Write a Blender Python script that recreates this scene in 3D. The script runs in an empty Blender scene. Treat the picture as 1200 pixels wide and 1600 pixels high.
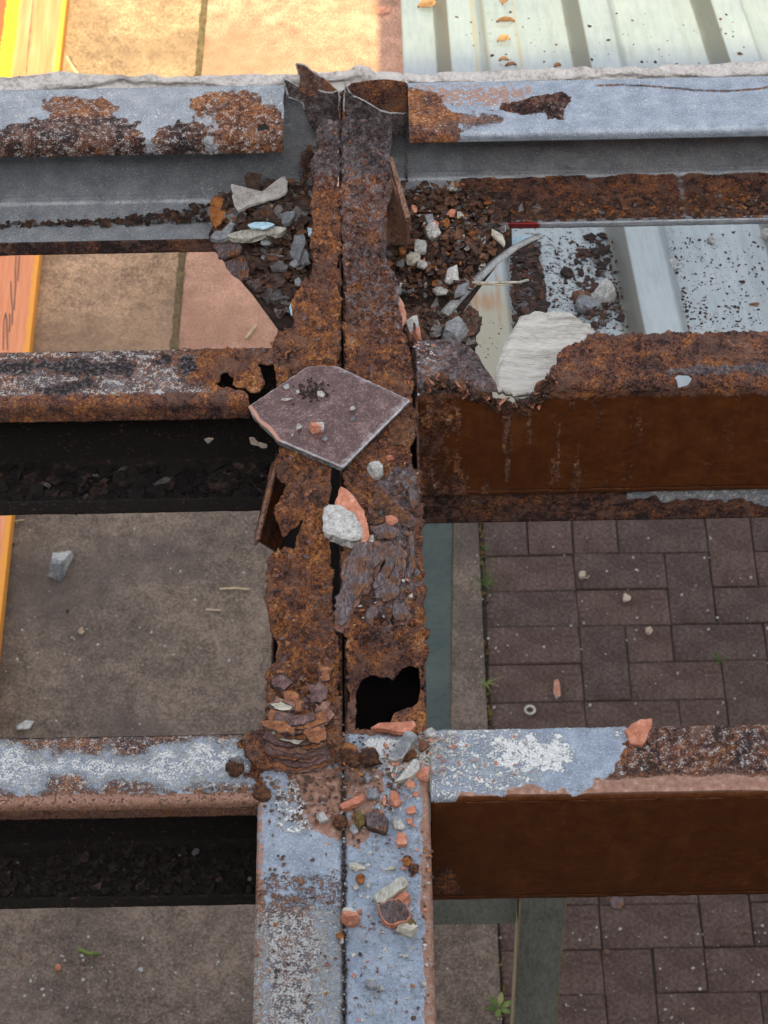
import bpy, bmesh, math, random
import numpy as np
from mathutils import Vector, Matrix

random.seed(7)
RNG = np.random.default_rng(7)
S = bpy.context.scene
COL = S.collection

# ------------------------------------------------------------------ camera
F_PX, PITCH, YAW, ROLL = 3962.14, 0.871175, -0.002646, 0.0203495
CAM = np.array([0.037619, 0.0, 1.59251])
GZ = -2.777                                  # ground level; the tops of the beams are z = 0
_f = np.array([math.sin(YAW)*math.cos(PITCH), math.cos(YAW)*math.cos(PITCH), -math.sin(PITCH)])
_r0 = np.array([math.cos(YAW), -math.sin(YAW), 0.0])
_d0 = np.cross(_f, _r0)
_r = math.cos(ROLL)*_r0 + math.sin(ROLL)*_d0
_d = -math.sin(ROLL)*_r0 + math.cos(ROLL)*_d0
cam = bpy.data.objects.new('camera', bpy.data.cameras.new('camera'))
COL.objects.link(cam)
cam.matrix_world = Matrix(((_r[0], -_d[0], -_f[0], CAM[0]), (_r[1], -_d[1], -_f[1], CAM[1]),
                           (_r[2], -_d[2], -_f[2], CAM[2]), (0, 0, 0, 1)))
cam.data.sensor_fit = 'VERTICAL'
cam.data.sensor_height = 36.0
cam.data.lens = 36.0*F_PX/1600.0
cam.data.clip_start = 0.05
cam.data.clip_end = 400.0
cam.data.dof.use_dof = True
cam.data.dof.focus_distance = 2.25
cam.data.dof.aperture_fstop = 32.0
S.camera = cam

# ------------------------------------------------------------------ light
SUN_EL, SUN_AZ = math.radians(42), math.radians(1)     # sun behind the camera
world = bpy.data.worlds.new('World')
S.world = world
world.use_nodes = True
wn = world.node_tree
sky = wn.nodes.new('ShaderNodeTexSky')
sky.sky_type = 'NISHITA'
sky.sun_disc = False
sky.sun_elevation = SUN_EL
sky.sun_rotation = math.pi - SUN_AZ
sky.dust_density = 4.0
sky.air_density = 1.0
sky.ozone_density = 1.0
hs = wn.nodes.new('ShaderNodeHueSaturation')       # thin cloud: a paler sky
hs.inputs['Saturation'].default_value = .32
wn.links.new(sky.outputs[0], hs.inputs['Color'])
wn.links.new(hs.outputs[0], wn.nodes['Background'].inputs[0])
wn.nodes['Background'].inputs[1].default_value = 0.15
sun = bpy.data.objects.new('sun', bpy.data.lights.new('sun', 'SUN'))
COL.objects.link(sun)
sun.data.energy = 3.8
sun.data.angle = math.radians(0.5)
sun.data.color = (1.0, 0.92, 0.47)
_sd = Vector((math.sin(SUN_AZ)*math.cos(SUN_EL), -math.cos(SUN_AZ)*math.cos(SUN_EL), math.sin(SUN_EL)))
sun.rotation_euler = _sd.to_track_quat('Z', 'Y').to_euler()
S.view_settings.view_transform = 'Standard'
S.view_settings.look = 'None'
S.view_settings.exposure = 1.6
S.view_settings.gamma = 1.0
S.view_settings.use_curve_mapping = False
S.render.engine = 'CYCLES'

# ------------------------------------------------------------------ measuring: a photo point back onto a real plane
def ray(px, py):
    return (px-600)/F_PX*_r + (py-800)/F_PX*_d + _f
def at(px, py, z=0.0):
    v = ray(px, py); t = (z-CAM[2])/v[2]; return CAM + t*v
def aty(px, py, y):
    v = ray(px, py); t = (y-CAM[1])/v[1]; return CAM + t*v
def xy(poly, z=0.0):
    return np.array([at(a, b, z)[:2] for a, b in poly])
def xz(poly, y):
    return np.array([aty(a, b, y)[[0, 2]] for a, b in poly])

# ------------------------------------------------------------------ numpy noise
def _h(ix, iy, iz, seed):
    n = (ix.astype(np.int64)*374761393 + iy.astype(np.int64)*668265263 + iz.astype(np.int64)*2147483647 + seed*974711) & 0xffffffff
    n = ((n ^ (n >> 13))*1274126177) & 0xffffffff
    n = ((n ^ (n >> 16))*2246822519) & 0xffffffff
    return ((n ^ (n >> 15)) & 0xffffff)/float(0xffffff)
def vnoise(x, y, z, seed=0):
    fx, fy, fz = np.floor(x), np.floor(y), np.floor(z)
    u, v, w = x-fx, y-fy, z-fz
    u, v, w = [q*q*q*(q*(q*6-15)+10) for q in (u, v, w)]
    o = 0
    for dx in (0, 1):
        for dy in (0, 1):
            for dz in (0, 1):
                o = o + _h(fx+dx, fy+dy, fz+dz, seed)*(u if dx else 1-u)*(v if dy else 1-v)*(w if dz else 1-w)
    return o*2-1
def fbm(P, scale, octv=4, seed=0, gain=.55):
    a, o, t = 1.0, 0.0, 0.0
    for k in range(octv):
        q = P*scale*(2.03**k)+17.3*k
        o = o + a*vnoise(q[..., 0], q[..., 1], q[..., 2], seed+k); t += a; a *= gain
    return o/t
def fbm2(x, y, scale, octv=4, seed=0):
    return fbm(np.stack([x, y, np.zeros_like(x)+.37], -1), scale, octv, seed)
def worley(x, y, scale, seed=0):
    x, y = x*scale, y*scale
    fx, fy = np.floor(x), np.floor(y)
    b1 = np.full(x.shape, 9.); b2 = np.full(x.shape, 9.); idv = np.zeros(x.shape)
    zz = np.zeros_like(fx)
    for dx in (-1, 0, 1):
        for dy in (-1, 0, 1):
            cx, cy = fx+dx, fy+dy
            px = cx+_h(cx, cy, zz, seed); py = cy+_h(cx, cy, zz+1, seed); rid = _h(cx, cy, zz+2, seed)
            d = np.hypot(px-x, py-y)
            n = d < b1
            b2 = np.where(n, b1, np.minimum(b2, d)); idv = np.where(n, rid, idv); b1 = np.where(n, d, b1)
    return b1, b2, idv
def inpoly(x, y, poly):
    r = np.zeros(x.shape, bool); n = len(poly)
    for i in range(n):
        x1, y1 = poly[i]; x2, y2 = poly[(i+1) % n]
        c = (y1 > y) != (y2 > y)
        r ^= c & (x < (x2-x1)*(y-y1)/((y2-y1) if y2 != y1 else 1e-12)+x1)
    return r
def sdist(x, y, poly):
    "signed distance, positive inside"
    d = np.full(x.shape, 1e9); n = len(poly)
    for i in range(n):
        ax, ay = poly[i]; bx, by = poly[(i+1) % n]
        ex, ey = bx-ax, by-ay
        t = np.clip(((x-ax)*ex+(y-ay)*ey)/(ex*ex+ey*ey+1e-18), 0, 1)
        d = np.minimum(d, (x-ax-t*ex)**2+(y-ay-t*ey)**2)
    d = np.sqrt(d)
    return np.where(inpoly(x, y, poly), d, -d)
def sst(v, a, b):
    t = np.clip((v-a)/(b-a), 0, 1); return t*t*(3-2*t)
def blob(x, y, poly, soft=.004, warp=.004, seed=1):
    "a wear patch with a ragged soft outline, 0..1"
    n = fbm2(x, y, 110, 4, seed)
    return sst(sdist(x, y, poly)+n*warp*2, -soft, soft)

# ------------------------------------------------------------------ objects
def tag(o, label=None, cat=None, group=None, kind=None):
    if label: o['label'] = label
    if cat: o['category'] = cat
    if group: o['group'] = group
    if kind: o['kind'] = kind
    return o
def thing(name, loc, label, cat, group=None, kind=None):
    o = bpy.data.objects.new(name, None); COL.objects.link(o)
    o.empty_display_size = .05
    o.location = loc
    return tag(o, label, cat, group, kind)
def link(name, me, mats, parent=None):
    for m in (mats if isinstance(mats, (list, tuple)) else [mats]):
        me.materials.append(m)
    o = bpy.data.objects.new(name, me); COL.objects.link(o)
    if parent is not None:
        o.parent = parent
        o.matrix_parent_inverse = Matrix.Translation(-parent.location) if parent.type == 'EMPTY' else Matrix.Identity(4)
    return o
def mesh_np(name, V, Q, smooth=True, attrs=None, matidx=None):
    me = bpy.data.meshes.new(name)
    n, m, k = len(V), len(Q), Q.shape[1]
    me.vertices.add(n); me.vertices.foreach_set('co', np.ascontiguousarray(V, np.float32).ravel())
    me.loops.add(m*k); me.loops.foreach_set('vertex_index', np.ascontiguousarray(Q, np.int32).ravel())
    me.polygons.add(m); me.polygons.foreach_set('loop_start', np.arange(0, m*k, k, dtype=np.int32))
    me.polygons.foreach_set('use_smooth', np.full(m, smooth))
    if matidx is not None: me.polygons.foreach_set('material_index', np.ascontiguousarray(matidx, np.int32))
    if attrs:
        for an, av in attrs.items():
            a = me.attributes.new(an, 'FLOAT_COLOR', 'POINT')
            a.data.foreach_set('color', np.ascontiguousarray(av, np.float32).ravel())
    me.update(calc_edges=True)
    return me
def mesh_py(name, V, Fc, smooth=False, mi=None):
    me = bpy.data.meshes.new(name)
    me.from_pydata([tuple(map(float, v)) for v in V], [], Fc)
    if smooth: me.polygons.foreach_set('use_smooth', [True]*len(me.polygons))
    if mi is not None: me.polygons.foreach_set('material_index', mi)
    me.update()
    return me

def sheet(name, s, t, pos, mat, parent=None, mask=None, thick=.002, disp=None, wear=None):
    """A bent steel plate: a grid over length s and girth t, cut to a ragged mask, with real thickness."""
    ns, nt = len(s), len(t)
    Sg, Tg = np.meshgrid(s, t, indexing='ij')
    Sc = (Sg[:-1, :-1]+Sg[1:, 1:])/2; Tc = (Tg[:-1, :-1]+Tg[1:, 1:])/2
    C = np.ones((ns-1, nt-1), bool) if mask is None else mask(Sc, Tc)
    if mask is not None:                              # round the stair steps of the torn edge
        cnt = np.zeros((ns, nt), int)
        cnt[:-1, :-1] += C; cnt[1:, :-1] += C; cnt[:-1, 1:] += C; cnt[1:, 1:] += C
        B = (cnt > 0) & (cnt < 4)
        B[0, :] = B[-1, :] = False; B[:, 0] = B[:, -1] = False
        for _ in range(3):
            w = np.zeros((ns, nt)); a1 = np.zeros((ns, nt)); a2 = np.zeros((ns, nt))
            for dx, dy in ((1, 0), (-1, 0), (0, 1), (0, -1), (1, 1), (1, -1), (-1, 1), (-1, -1)):
                b = np.roll(np.roll(B, dx, 0), dy, 1)
                w += b; a1 += b*np.roll(np.roll(Sg, dx, 0), dy, 1); a2 += b*np.roll(np.roll(Tg, dx, 0), dy, 1)
            k = B & (w > 0); ww = np.maximum(w, 1)
            Sg = np.where(k, .4*Sg+.6*a1/ww, Sg); Tg = np.where(k, .4*Tg+.6*a2/ww, Tg)
    P, N = pos(Sg, Tg)
    d = disp(P, Sg, Tg) if disp is not None else np.zeros((ns, nt))
    top = P+N*d[..., None]; bot = P-N*(thick-.35*d)[..., None]
    I = np.arange(ns*nt).reshape(ns, nt); M = ns*nt
    a, b, c, e = I[:-1, :-1][C], I[1:, :-1][C], I[1:, 1:][C], I[:-1, 1:][C]
    # orientation so that faces look along +N
    i0, j0 = ns//2, nt//2
    nn = np.cross(P[min(i0+1, ns-1), j0]-P[i0-1, j0], P[i0, min(j0+1, nt-1)]-P[i0, j0-1])
    flip = np.dot(nn, N[i0, j0]) < 0
    Qt = np.stack([a, b, c, e], 1); Qb = np.stack([e, c, b, a], 1)+M
    sides = []
    Cp = np.pad(C, 1)
    for (dx, dy, p, q) in ((-1, 0, e, a), (1, 0, b, c), (0, -1, a, b), (0, 1, c, e)):
        nb = Cp[1+dx:ns+dx, 1+dy:nt+dy][C]
        k = ~nb
        sides.append(np.stack([q[k], p[k], p[k]+M, q[k]+M], 1))
    Q = np.concatenate([Qt, Qb]+sides)
    if flip: Q = Q[:, ::-1]
    V = np.concatenate([top.reshape(-1, 3), bot.reshape(-1, 3)])
    at_ = None
    if wear is not None:
        w1, w2 = wear(P, Sg, Tg)
        at_ = {'wear': np.concatenate([w1.reshape(-1, 4), w1.reshape(-1, 4)]), 'tone': np.concatenate([w2.reshape(-1, 4), w2.reshape(-1, 4)])}
    used, inv = np.unique(Q, return_inverse=True)
    Q = inv.reshape(Q.shape); V = V[used]
    if at_: at_ = {k: v[used] for k, v in at_.items()}
    return link(name, mesh_np(name, V, Q, True, at_), mat, parent)

class Path:
    "a cross-section outline with rounded corners, sampled by arc length"
    def __init__(self, pts, r=.006, inner=None):
        pts = [np.array(p, float) for p in pts]; out = [pts[0]]
        for i in range(1, len(pts)-1):
            a, b, c = pts[i-1], pts[i], pts[i+1]
            u = (a-b)/np.linalg.norm(a-b); w = (c-b)/np.linalg.norm(c-b)
            cen = b+r*(u+w)
            for k in range(9):
                th = k/8*math.pi/2
                out.append(cen - r*w*math.cos(th) - r*u*math.sin(th))
        out.append(pts[-1]); self.p = np.array(out)
        self.L = np.concatenate([[0], np.cumsum(np.linalg.norm(np.diff(self.p, axis=0), axis=1))])
        self.len = self.L[-1]
        tg = np.gradient(self.p, self.L, axis=0); tg /= np.linalg.norm(tg, axis=1)[:, None]
        self.n = np.stack([-tg[:, 1], tg[:, 0]], 1)
        i = np.argmax(self.p[:, 1]); self.sg = 1 if self.n[i, 1] > 0 else -1
    def __call__(self, T):
        f = lambda a: np.interp(T, self.L, a)
        n = self.sg*np.stack([f(self.n[:, 0]), f(self.n[:, 1])], -1)
        n /= np.linalg.norm(n, axis=-1, keepdims=True)+1e-12
        return f(self.p[:, 0]), f(self.p[:, 1]), n
    def find(self, u, v):
        return self.L[np.argmin((self.p[:, 0]-u)**2+(self.p[:, 1]-v)**2)]

def steps(a, b, fine, lo=None, hi=None, coarse=.012):
    if lo is None: return np.linspace(a, b, max(2, int(round((b-a)/fine))+1))
    r = []
    if a < lo: r.append(np.arange(a, lo, coarse))
    r.append(np.arange(max(a, lo), min(b, hi), fine))
    if b > hi: r.append(np.arange(hi, b, coarse))
    return np.unique(np.concatenate(r+[[b]]))

# ------------------------------------------------------------------ materials
class NT:
    def __init__(self, name):
        self.m = bpy.data.materials.new(name); self.m.use_nodes = True
        self.t = self.m.node_tree; self.b = self.t.nodes['Principled BSDF']
        self.co = self.t.nodes.new('ShaderNodeTexCoord').outputs['Object']
    def node(self, typ, **kw):
        n = self.t.nodes.new(typ)
        for k, v in kw.items(): setattr(n, k, v)
        return n
    def put(self, sock, v):
        if isinstance(v, bpy.types.NodeSocket): self.t.links.new(v, sock)
        else: sock.default_value = v if not (isinstance(v, tuple) and len(v) == 3 and sock.type == 'RGBA') else (*v, 1)
    def noise(self, scale, detail=4, rough=.55, vec=None, dist=0.0):
        n = self.node('ShaderNodeTexNoise'); self.put(n.inputs['Vector'], vec or self.co)
        n.inputs['Scale'].default_value = scale; n.inputs['Detail'].default_value = detail
        n.inputs['Roughness'].default_value = rough; n.inputs['Distortion'].default_value = dist
        return n.outputs['Fac']
    def voro(self, scale, feat='F1', out='Distance', vec=None):
        n = self.node('ShaderNodeTexVoronoi', feature=feat); self.put(n.inputs['Vector'], vec or self.co)
        n.inputs['Scale'].default_value = scale
        return n.outputs[out]
    def scaled(self, sx, sy, sz):
        n = self.node('ShaderNodeMapping'); self.put(n.inputs[0], self.co); n.inputs['Scale'].default_value = (sx, sy, sz)
        return n.outputs[0]
    def ramp(self, fac, st):
        n = self.node('ShaderNodeValToRGB'); e = n.color_ramp.elements
        while len(e) < len(st): e.new(.5)
        for i, (p, c) in enumerate(st):
            e[i].position = p; e[i].color = (*c, 1)
        self.put(n.inputs[0], fac); return n.outputs[0]
    def mix(self, fac, a, b, mode='MIX'):
        n = self.node('ShaderNodeMix', data_type='RGBA', blend_type=mode)
        self.put(n.inputs[0], fac); self.put(n.inputs[6], a); self.put(n.inputs[7], b); return n.outputs[2]
    def math(self, op, a, b=0.0, c=None):
        n = self.node('ShaderNodeMath', operation=op); self.put(n.inputs[0], a); self.put(n.inputs[1], b)
        if c is not None: self.put(n.inputs[2], c)
        return n.outputs[0]
    def step(self, v, a, b):
        n = self.node('ShaderNodeMapRange', interpolation_type='SMOOTHSTEP'); self.put(n.inputs[0], v)
        n.inputs[1].default_value = a; n.inputs[2].default_value = b; return n.outputs[0]
    def attr(self, name):
        n = self.node('ShaderNodeAttribute', attribute_name=name)
        s = self.node('ShaderNodeSeparateColor'); self.t.links.new(n.outputs['Color'], s.inputs[0])
        return s.outputs[0], s.outputs[1], s.outputs[2], n.outputs['Alpha']
    def rnd(self):
        return self.node('ShaderNodeObjectInfo').outputs['Random']
    def bump(self, h, strength=.5, dist=.001):
        n = self.node('ShaderNodeBump'); self.put(n.inputs['Height'], h); self.put(n.inputs['Strength'], strength)
        n.inputs['Distance'].default_value = dist; self.put(self.b.inputs['Normal'], n.outputs[0])
    def done(self, col, rough=.8, metal=0.0, spec=.5):
        self.put(self.b.inputs['Base Color'], col); self.put(self.b.inputs['Roughness'], rough)
        self.put(self.b.inputs['Metallic'], metal); self.put(self.b.inputs['Specular IOR Level'], spec)
        return self.m

RUST = [(.10, (.012, .007, .007)), (.25, (.044, .021, .019)), (.39, (.130, .054, .038)), (.52, (.235, .088, .042)),
        (.63, (.37, .128, .030)), (.75, (.56, .235, .048)), (.86, (.46, .31, .25)), (.96, (.60, .52, .50))]
def steel_mat():
    k = NT('weathered steel')
    R, G, B, A = k.attr('wear'); tr, tg_, tb, ta = k.attr('tone')
    nA = k.noise(170, 8, .62); nB = k.noise(55, 6, .6); nC = k.noise(650, 5, .65); nD = k.noise(260, 7, .68, dist=.6); nE = k.noise(1500, 3, .6)
    nF0 = k.noise(430, 5, .72, None, 1.2)
    galv = k.ramp(nB, [(.3, (.185, .205, .235)), (.5, (.265, .288, .32)), (.7, (.37, .39, .415))])
    galv = k.mix(k.math('MULTIPLY', k.step(nC, .53, .66), .75), galv, (.55, .57, .59))
    galv = k.mix(k.math('MULTIPLY', k.step(nF0, .50, .36), .60), galv, (.15, .155, .165))
    galv = k.mix(k.math('MULTIPLY', k.step(nE, .56, .66), .7), galv, (.10, .09, .09))
    galv = k.mix(k.math('MINIMUM', 1.0, k.math('MULTIPLY', tg_, 5.0)), galv, k.mix(1.0, galv, (.90, .99, 1.10), 'MULTIPLY'))
    prim = k.ramp(nA, [(.3, (.17, .085, .055)), (.55, (.30, .165, .115)), (.75, (.44, .33, .27))])
    nS = k.noise(1, 6, .62, k.scaled(120, 120, 14)); nP = k.math('ADD', k.math('MULTIPLY', nS, .28), k.math('ADD', k.math('MULTIPLY', nB, .42), k.math('MULTIPLY', nA, .30)))
    paint = k.ramp(nP, [(.32, (.050, .0125, .0028)), (.5, (.078, .0215, .0042)), (.68, (.125, .042, .010))])
    paint = k.mix(k.math('MULTIPLY', k.step(nE, .64, .72), .30), paint, (.25, .14, .08))
    nF = k.noise(430, 5, .72, None, 1.2); nG = k.noise(1150, 4, .7, None, .8)
    t = k.math('ADD', k.math('MULTIPLY', nF, .55), k.math('MULTIPLY', nG, .45))
    t = k.math('ADD', t, k.math('MULTIPLY', k.math('SUBTRACT', nA, .5), .40))
    t = k.math('ADD', t, k.math('MULTIPLY', k.math('SUBTRACT', nB, .5), .42))
    t2 = k.math('ADD', k.math('MULTIPLY', k.math('SUBTRACT', t, .5), 2.1), .5)
    t2 = k.math('ADD', t2, k.math('MULTIPLY', k.math('SUBTRACT', tr, .56), .55))
    nZ = k.noise(22, 5, .6); t2 = k.math('ADD', t2, k.math('MULTIPLY', k.math('SUBTRACT', nZ, .5), .55))
    dv = k.node('ShaderNodeVectorMath', operation='ADD'); k.put(dv.inputs[0], k.co)
    nv = k.node('ShaderNodeTexNoise'); k.put(nv.inputs['Vector'], k.co); nv.inputs['Scale'].default_value = 300
    sv = k.node('ShaderNodeVectorMath', operation='SCALE'); k.put(sv.inputs[0], nv.outputs['Color']); sv.inputs['Scale'].default_value = .0055
    k.put(dv.inputs[1], sv.outputs[0])
    cr = k.step(k.voro(215, 'DISTANCE_TO_EDGE', 'Distance', dv.outputs[0]), .0, .13)
    t2 = k.math('SUBTRACT', t2, k.math('MULTIPLY', k.math('SUBTRACT', 1.0, cr), .20))
    rust = k.ramp(t2, RUST)
    sm = k.ramp(k.math('ADD', k.math('MULTIPLY', nB, .5), k.math('MULTIPLY', nF, .5)), [(.30, (.060, .030, .025)), (.48, (.150, .080, .061)), (.62, (.23, .122, .082)), (.78, (.33, .21, .165))])
    nS2 = k.noise(34, 6, .62, None, .8)
    rust = k.mix(k.math('MULTIPLY', k.step(k.math('ADD', nS2, k.math('MULTIPLY', k.math('SUBTRACT', nA, .5), .5)), .50, .60), .80), rust, sm)
    nS3 = k.noise(27, 6, .62, k.scaled(1.3, 1, 1), .8)
    rust = k.mix(k.math('MULTIPLY', k.step(k.math('ADD', nS3, k.math('MULTIPLY', k.math('SUBTRACT', nF, .5), .6)), .57, .66), .75), rust, k.ramp(t2, [(.2, (.05, .016, .006)), (.5, (.34, .115, .022)), (.8, (.62, .27, .06))]))
    gf = k.math('ADD', k.math('MULTIPLY', t2, .62), k.math('MULTIPLY', nA, .38))
    grey = k.ramp(gf, [(.22, (.022, .015, .015)), (.38, (.075, .055, .055)), (.52, (.150, .118, .120)), (.66, (.27, .225, .23)), (.8, (.42, .38, .385))])
    rust = k.mix(k.step(k.math('ADD', tg_, k.math('MULTIPLY', k.math('SUBTRACT', nA, .5), 1.5)), .42, .60), rust, grey)
    rust = k.mix(k.math('MULTIPLY', k.step(nE, .66, .72), .5), rust, (.42, .34, .30))
    white = k.ramp(nC, [(.35, (.36, .36, .35)), (.6, (.62, .63, .62))])
    def over(att, n, col, base, w=1.25, a=.43, b=.57):
        mk = k.step(k.math('ADD', att, k.math('MULTIPLY', k.math('SUBTRACT', n, .5), w)), a, b)
        return mk, k.mix(mk, base, col)
    c = galv
    _, c = over(A, nA, prim, c)
    pm, c = over(G, nB, paint, c, .5)
    rm, c = over(R, k.math('ADD', k.math('MULTIPLY', nA, .5), k.math('MULTIPLY', nC, .5)), rust, c, 1.5)
    wm, c = over(B, k.math('ADD', k.math('MULTIPLY', nA, .5), k.math('MULTIPLY', nC, .5)), white, c, 1.6)
    dirt = k.step(k.math('ADD', tb, k.math('MULTIPLY', k.math('SUBTRACT', nD, .5), 1.6)), .42, .62)  # dark scabs and dirt, also shade painted inside the channels and hole
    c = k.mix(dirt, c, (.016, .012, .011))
    c = k.mix(ta, c, (.16, .012, .012))
    h = k.math('MULTIPLY', rm, k.math('ADD', k.math('MULTIPLY', t, 1.7), k.math('MULTIPLY', cr, .30)))
    h = k.math('ADD', h, k.math('ADD', k.math('MULTIPLY', wm, .30), k.math('MULTIPLY', nE, .10)))
    k.bump(h, .85, .0034)
    rough = k.math('SUBTRACT', k.math('ADD', .50, k.math('MULTIPLY', rm, .36)), k.math('MULTIPLY', pm, k.math('MULTIPLY', k.math('SUBTRACT', 1.0, rm), .20)))
    return k.done(c, rough, k.math('MULTIPLY', k.math('SUBTRACT', 1.0, k.math('MAXIMUM', rm, k.math('MAXIMUM', pm, wm))), .25), .35)
def simple(name, stops, s1=120, s2=700, w=.5, rough=.85, bump=.5, bd=.001, speck=None, spec=.3, vec=None, rnd=0.0):
    k = NT(name)
    v = k.scaled(*vec) if vec else None
    a = k.noise(s1, 6, .6, v); b = k.noise(s2, 5, .65, v)
    f = k.math('ADD', k.math('MULTIPLY', a, 1-w), k.math('MULTIPLY', b, w))
    f = k.math('ADD', k.math('MULTIPLY', k.math('SUBTRACT', f, .5), 1.7), .5)
    if rnd: f = k.math('ADD', f, k.math('MULTIPLY', k.math('SUBTRACT', k.rnd(), .5), rnd))
    c = k.ramp(f, stops)
    if speck:
        n = k.noise(speck[0], 3, .6); c = k.mix(k.math('MULTIPLY', k.step(n, speck[1], speck[1]+.06), speck[3]), c, speck[2])
    k.bump(f, bump, bd)
    return k.done(c, rough, 0, spec)

M_STEEL = steel_mat()
M_FLAKE = [simple('dark rust flake', [(.3, (.012, .008, .007)), (.5, (.045, .026, .020)), (.75, (.12, .075, .055))], 150, 900, rnd=.25),
           simple('brown rust flake', [(.3, (.030, .014, .009)), (.5, (.095, .042, .024)), (.75, (.22, .11, .065))], 150, 900, rnd=.25),
           simple('grey rust flake', [(.3, (.045, .042, .043)), (.5, (.115, .105, .105)), (.75, (.27, .26, .26))], 150, 900, rnd=.25),
           simple('orange rust flake', [(.3, (.06, .02, .007)), (.5, (.20, .070, .018)), (.75, (.38, .16, .05))], 150, 900, rnd=.2)]
M_FLAKE_SHADE = simple('shaded rust flake', [(.3, (.004, .003, .003)), (.5, (.012, .008, .007)), (.75, (.045, .032, .027))], 150, 900, rnd=.3)  # rust flake darkened to paint in the shade inside the left channels
def scale_mat():
    k = NT('purple grey scale')
    v = k.scaled(1.6, .55, 1); a = k.noise(210, 7, .7, v, 1.5); b = k.noise(800, 5, .7); c = k.noise(70, 4, .6)
    f = k.math('ADD', k.math('MULTIPLY', a, .65), k.math('MULTIPLY', b, .35)); f = k.math('ADD', k.math('MULTIPLY', k.math('SUBTRACT', f, .5), 2.4), .5)
    g = k.ramp(f, [(.12, (.018, .012, .012)), (.32, (.075, .052, .053)), (.52, (.155, .116, .118)), (.72, (.27, .22, .222)), (.9, (.45, .39, .39))])
    r = k.ramp(f, [(.12, (.02, .010, .008)), (.4, (.115, .050, .030)), (.65, (.30, .125, .045)), (.9, (.45, .28, .2))])
    col = k.mix(k.step(k.math('ADD', c, k.math('MULTIPLY', k.math('SUBTRACT', b, .5), .5)), .50, .60), g, r)
    k.bump(f, 1.0, .003)
    return k.done(col, .7, 0, .35)
M_PURPLE = scale_mat()
M_STRATA = [simple('brown rust layer', [(.22, (.040, .018, .014)), (.45, (.16, .075, .052)), (.65, (.27, .145, .11)), (.85, (.48, .35, .30))], 200, 900, .5, .8, 1.0, .0015),
            simple('orange rust layer', [(.22, (.045, .017, .010)), (.45, (.19, .070, .030)), (.65, (.34, .14, .060)), (.85, (.50, .30, .20))], 200, 900, .5, .8, 1.0, .0015),
            simple('maroon rust layer', [(.22, (.025, .013, .013)), (.45, (.10, .052, .048)), (.65, (.19, .115, .105)), (.85, (.40, .31, .29))], 200, 900, .5, .8, 1.0, .0015)]
M_TERRA = simple('terracotta', [(.22, (.21, .075, .045)), (.5, (.43, .165, .098)), (.8, (.60, .36, .27))], 130, 900, .4, .9, .3, .0006, (1400, .64, (.7, .5, .42), .5), rnd=.15)
M_MORTAR = simple('pale mortar', [(.22, (.12, .112, .10)), (.5, (.35, .34, .32)), (.8, (.62, .61, .585))], 160, 700, .5, .95, .8, .001, (500, .66, (.2, .19, .18), .6), rnd=.12)
M_GREYST = simple('grey slate chip', [(.25, (.07, .075, .08)), (.5, (.17, .175, .185)), (.8, (.36, .37, .38))], 120, 900, .5, .7, .6, .0008, rnd=.15)
M_SAND = simple('sandy stone', [(.25, (.20, .18, .14)), (.5, (.42, .39, .32)), (.8, (.62, .60, .52))], 120, 700, .5, .9, .9, .001)
M_MOSS = simple('mossy brown crust', [(.25, (.04, .028, .008)), (.5, (.13, .085, .025)), (.8, (.26, .20, .08))], 200, 900, .5, .95, 1.0, .0015)
M_TILE = simple('purple brown tile glaze', [(.22, (.075, .040, .038)), (.5, (.185, .118, .118)), (.82, (.36, .28, .28))], 90, 900, .62, .55, .55, .0006, (1500, .66, (.52, .46, .46), .55))
M_TILEEDGE = simple('pale tile body', [(.25, (.06, .06, .06)), (.5, (.21, .215, .215)), (.75, (.46, .47, .47))], 260, 900, .5, .85, .8, .0015, (320, .58, (.05, .05, .05), .8))
M_TILERIM = simple('worn tile rim', [(.3, (.26, .25, .27)), (.5, (.42, .41, .44)), (.7, (.55, .55, .58))], 200, 900, .5, .6, .4, .0008)
M_PALE = simple('splintered pale board', [(.25, (.20, .185, .155)), (.5, (.44, .42, .38)), (.8, (.62, .60, .56))], 40, 420, .45, .85, .9, .0022, (300, .68, (.16, .15, .12), .6), .3, (.3, 2.4, 1))
M_WOOD = simple('weathered splinter wood', [(.25, (.14, .13, .105)), (.5, (.34, .33, .28)), (.8, (.55, .54, .48))], 80, 600, .5, .85, .7, .001, None, .3, (1, .25, 1))
M_FLASH = simple('old grey sealant', [(.25, (.22, .20, .19)), (.5, (.42, .395, .37)), (.8, (.56, .54, .52))], 60, 300, .5, .8, .9, .003)
M_LEAF = simple('dry leaf', [(.3, (.09, .040, .018)), (.6, (.19, .095, .045)), (.8, (.30, .19, .11))], 90, 500, .5, .8, .4, .0006, rnd=.4)
M_GRASS = simple('grass blade', [(.3, (.05, .09, .015)), (.6, (.13, .18, .04)), (.8, (.3, .3, .12))], 60, 300, .5, .8, .2, .0005, rnd=.4)
M_STRAW = simple('dry straw', [(.3, (.30, .22, .12)), (.6, (.48, .38, .24)), (.8, (.6, .5, .35))], 60, 300, .5, .8, .2, .0005)
M_NUT = simple('seed pod', [(.3, (.12, .06, .035)), (.6, (.38, .28, .19)), (.8, (.6, .5, .4))], 60, 300, .5, .6, .2, .0005, rnd=.8)
M_SOIL = simple('dark joint soil', [(.3, (.020, .015, .012)), (.6, (.05, .04, .03)), (.8, (.10, .08, .06))], 60, 300, .5, 1, .8, .003)
M_CRACK = simple('mossy joint dirt', [(.3, (.045, .030, .016)), (.5, (.11, .075, .038)), (.75, (.20, .15, .07))], 60, 300, .5, 1, .8, .003)
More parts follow.
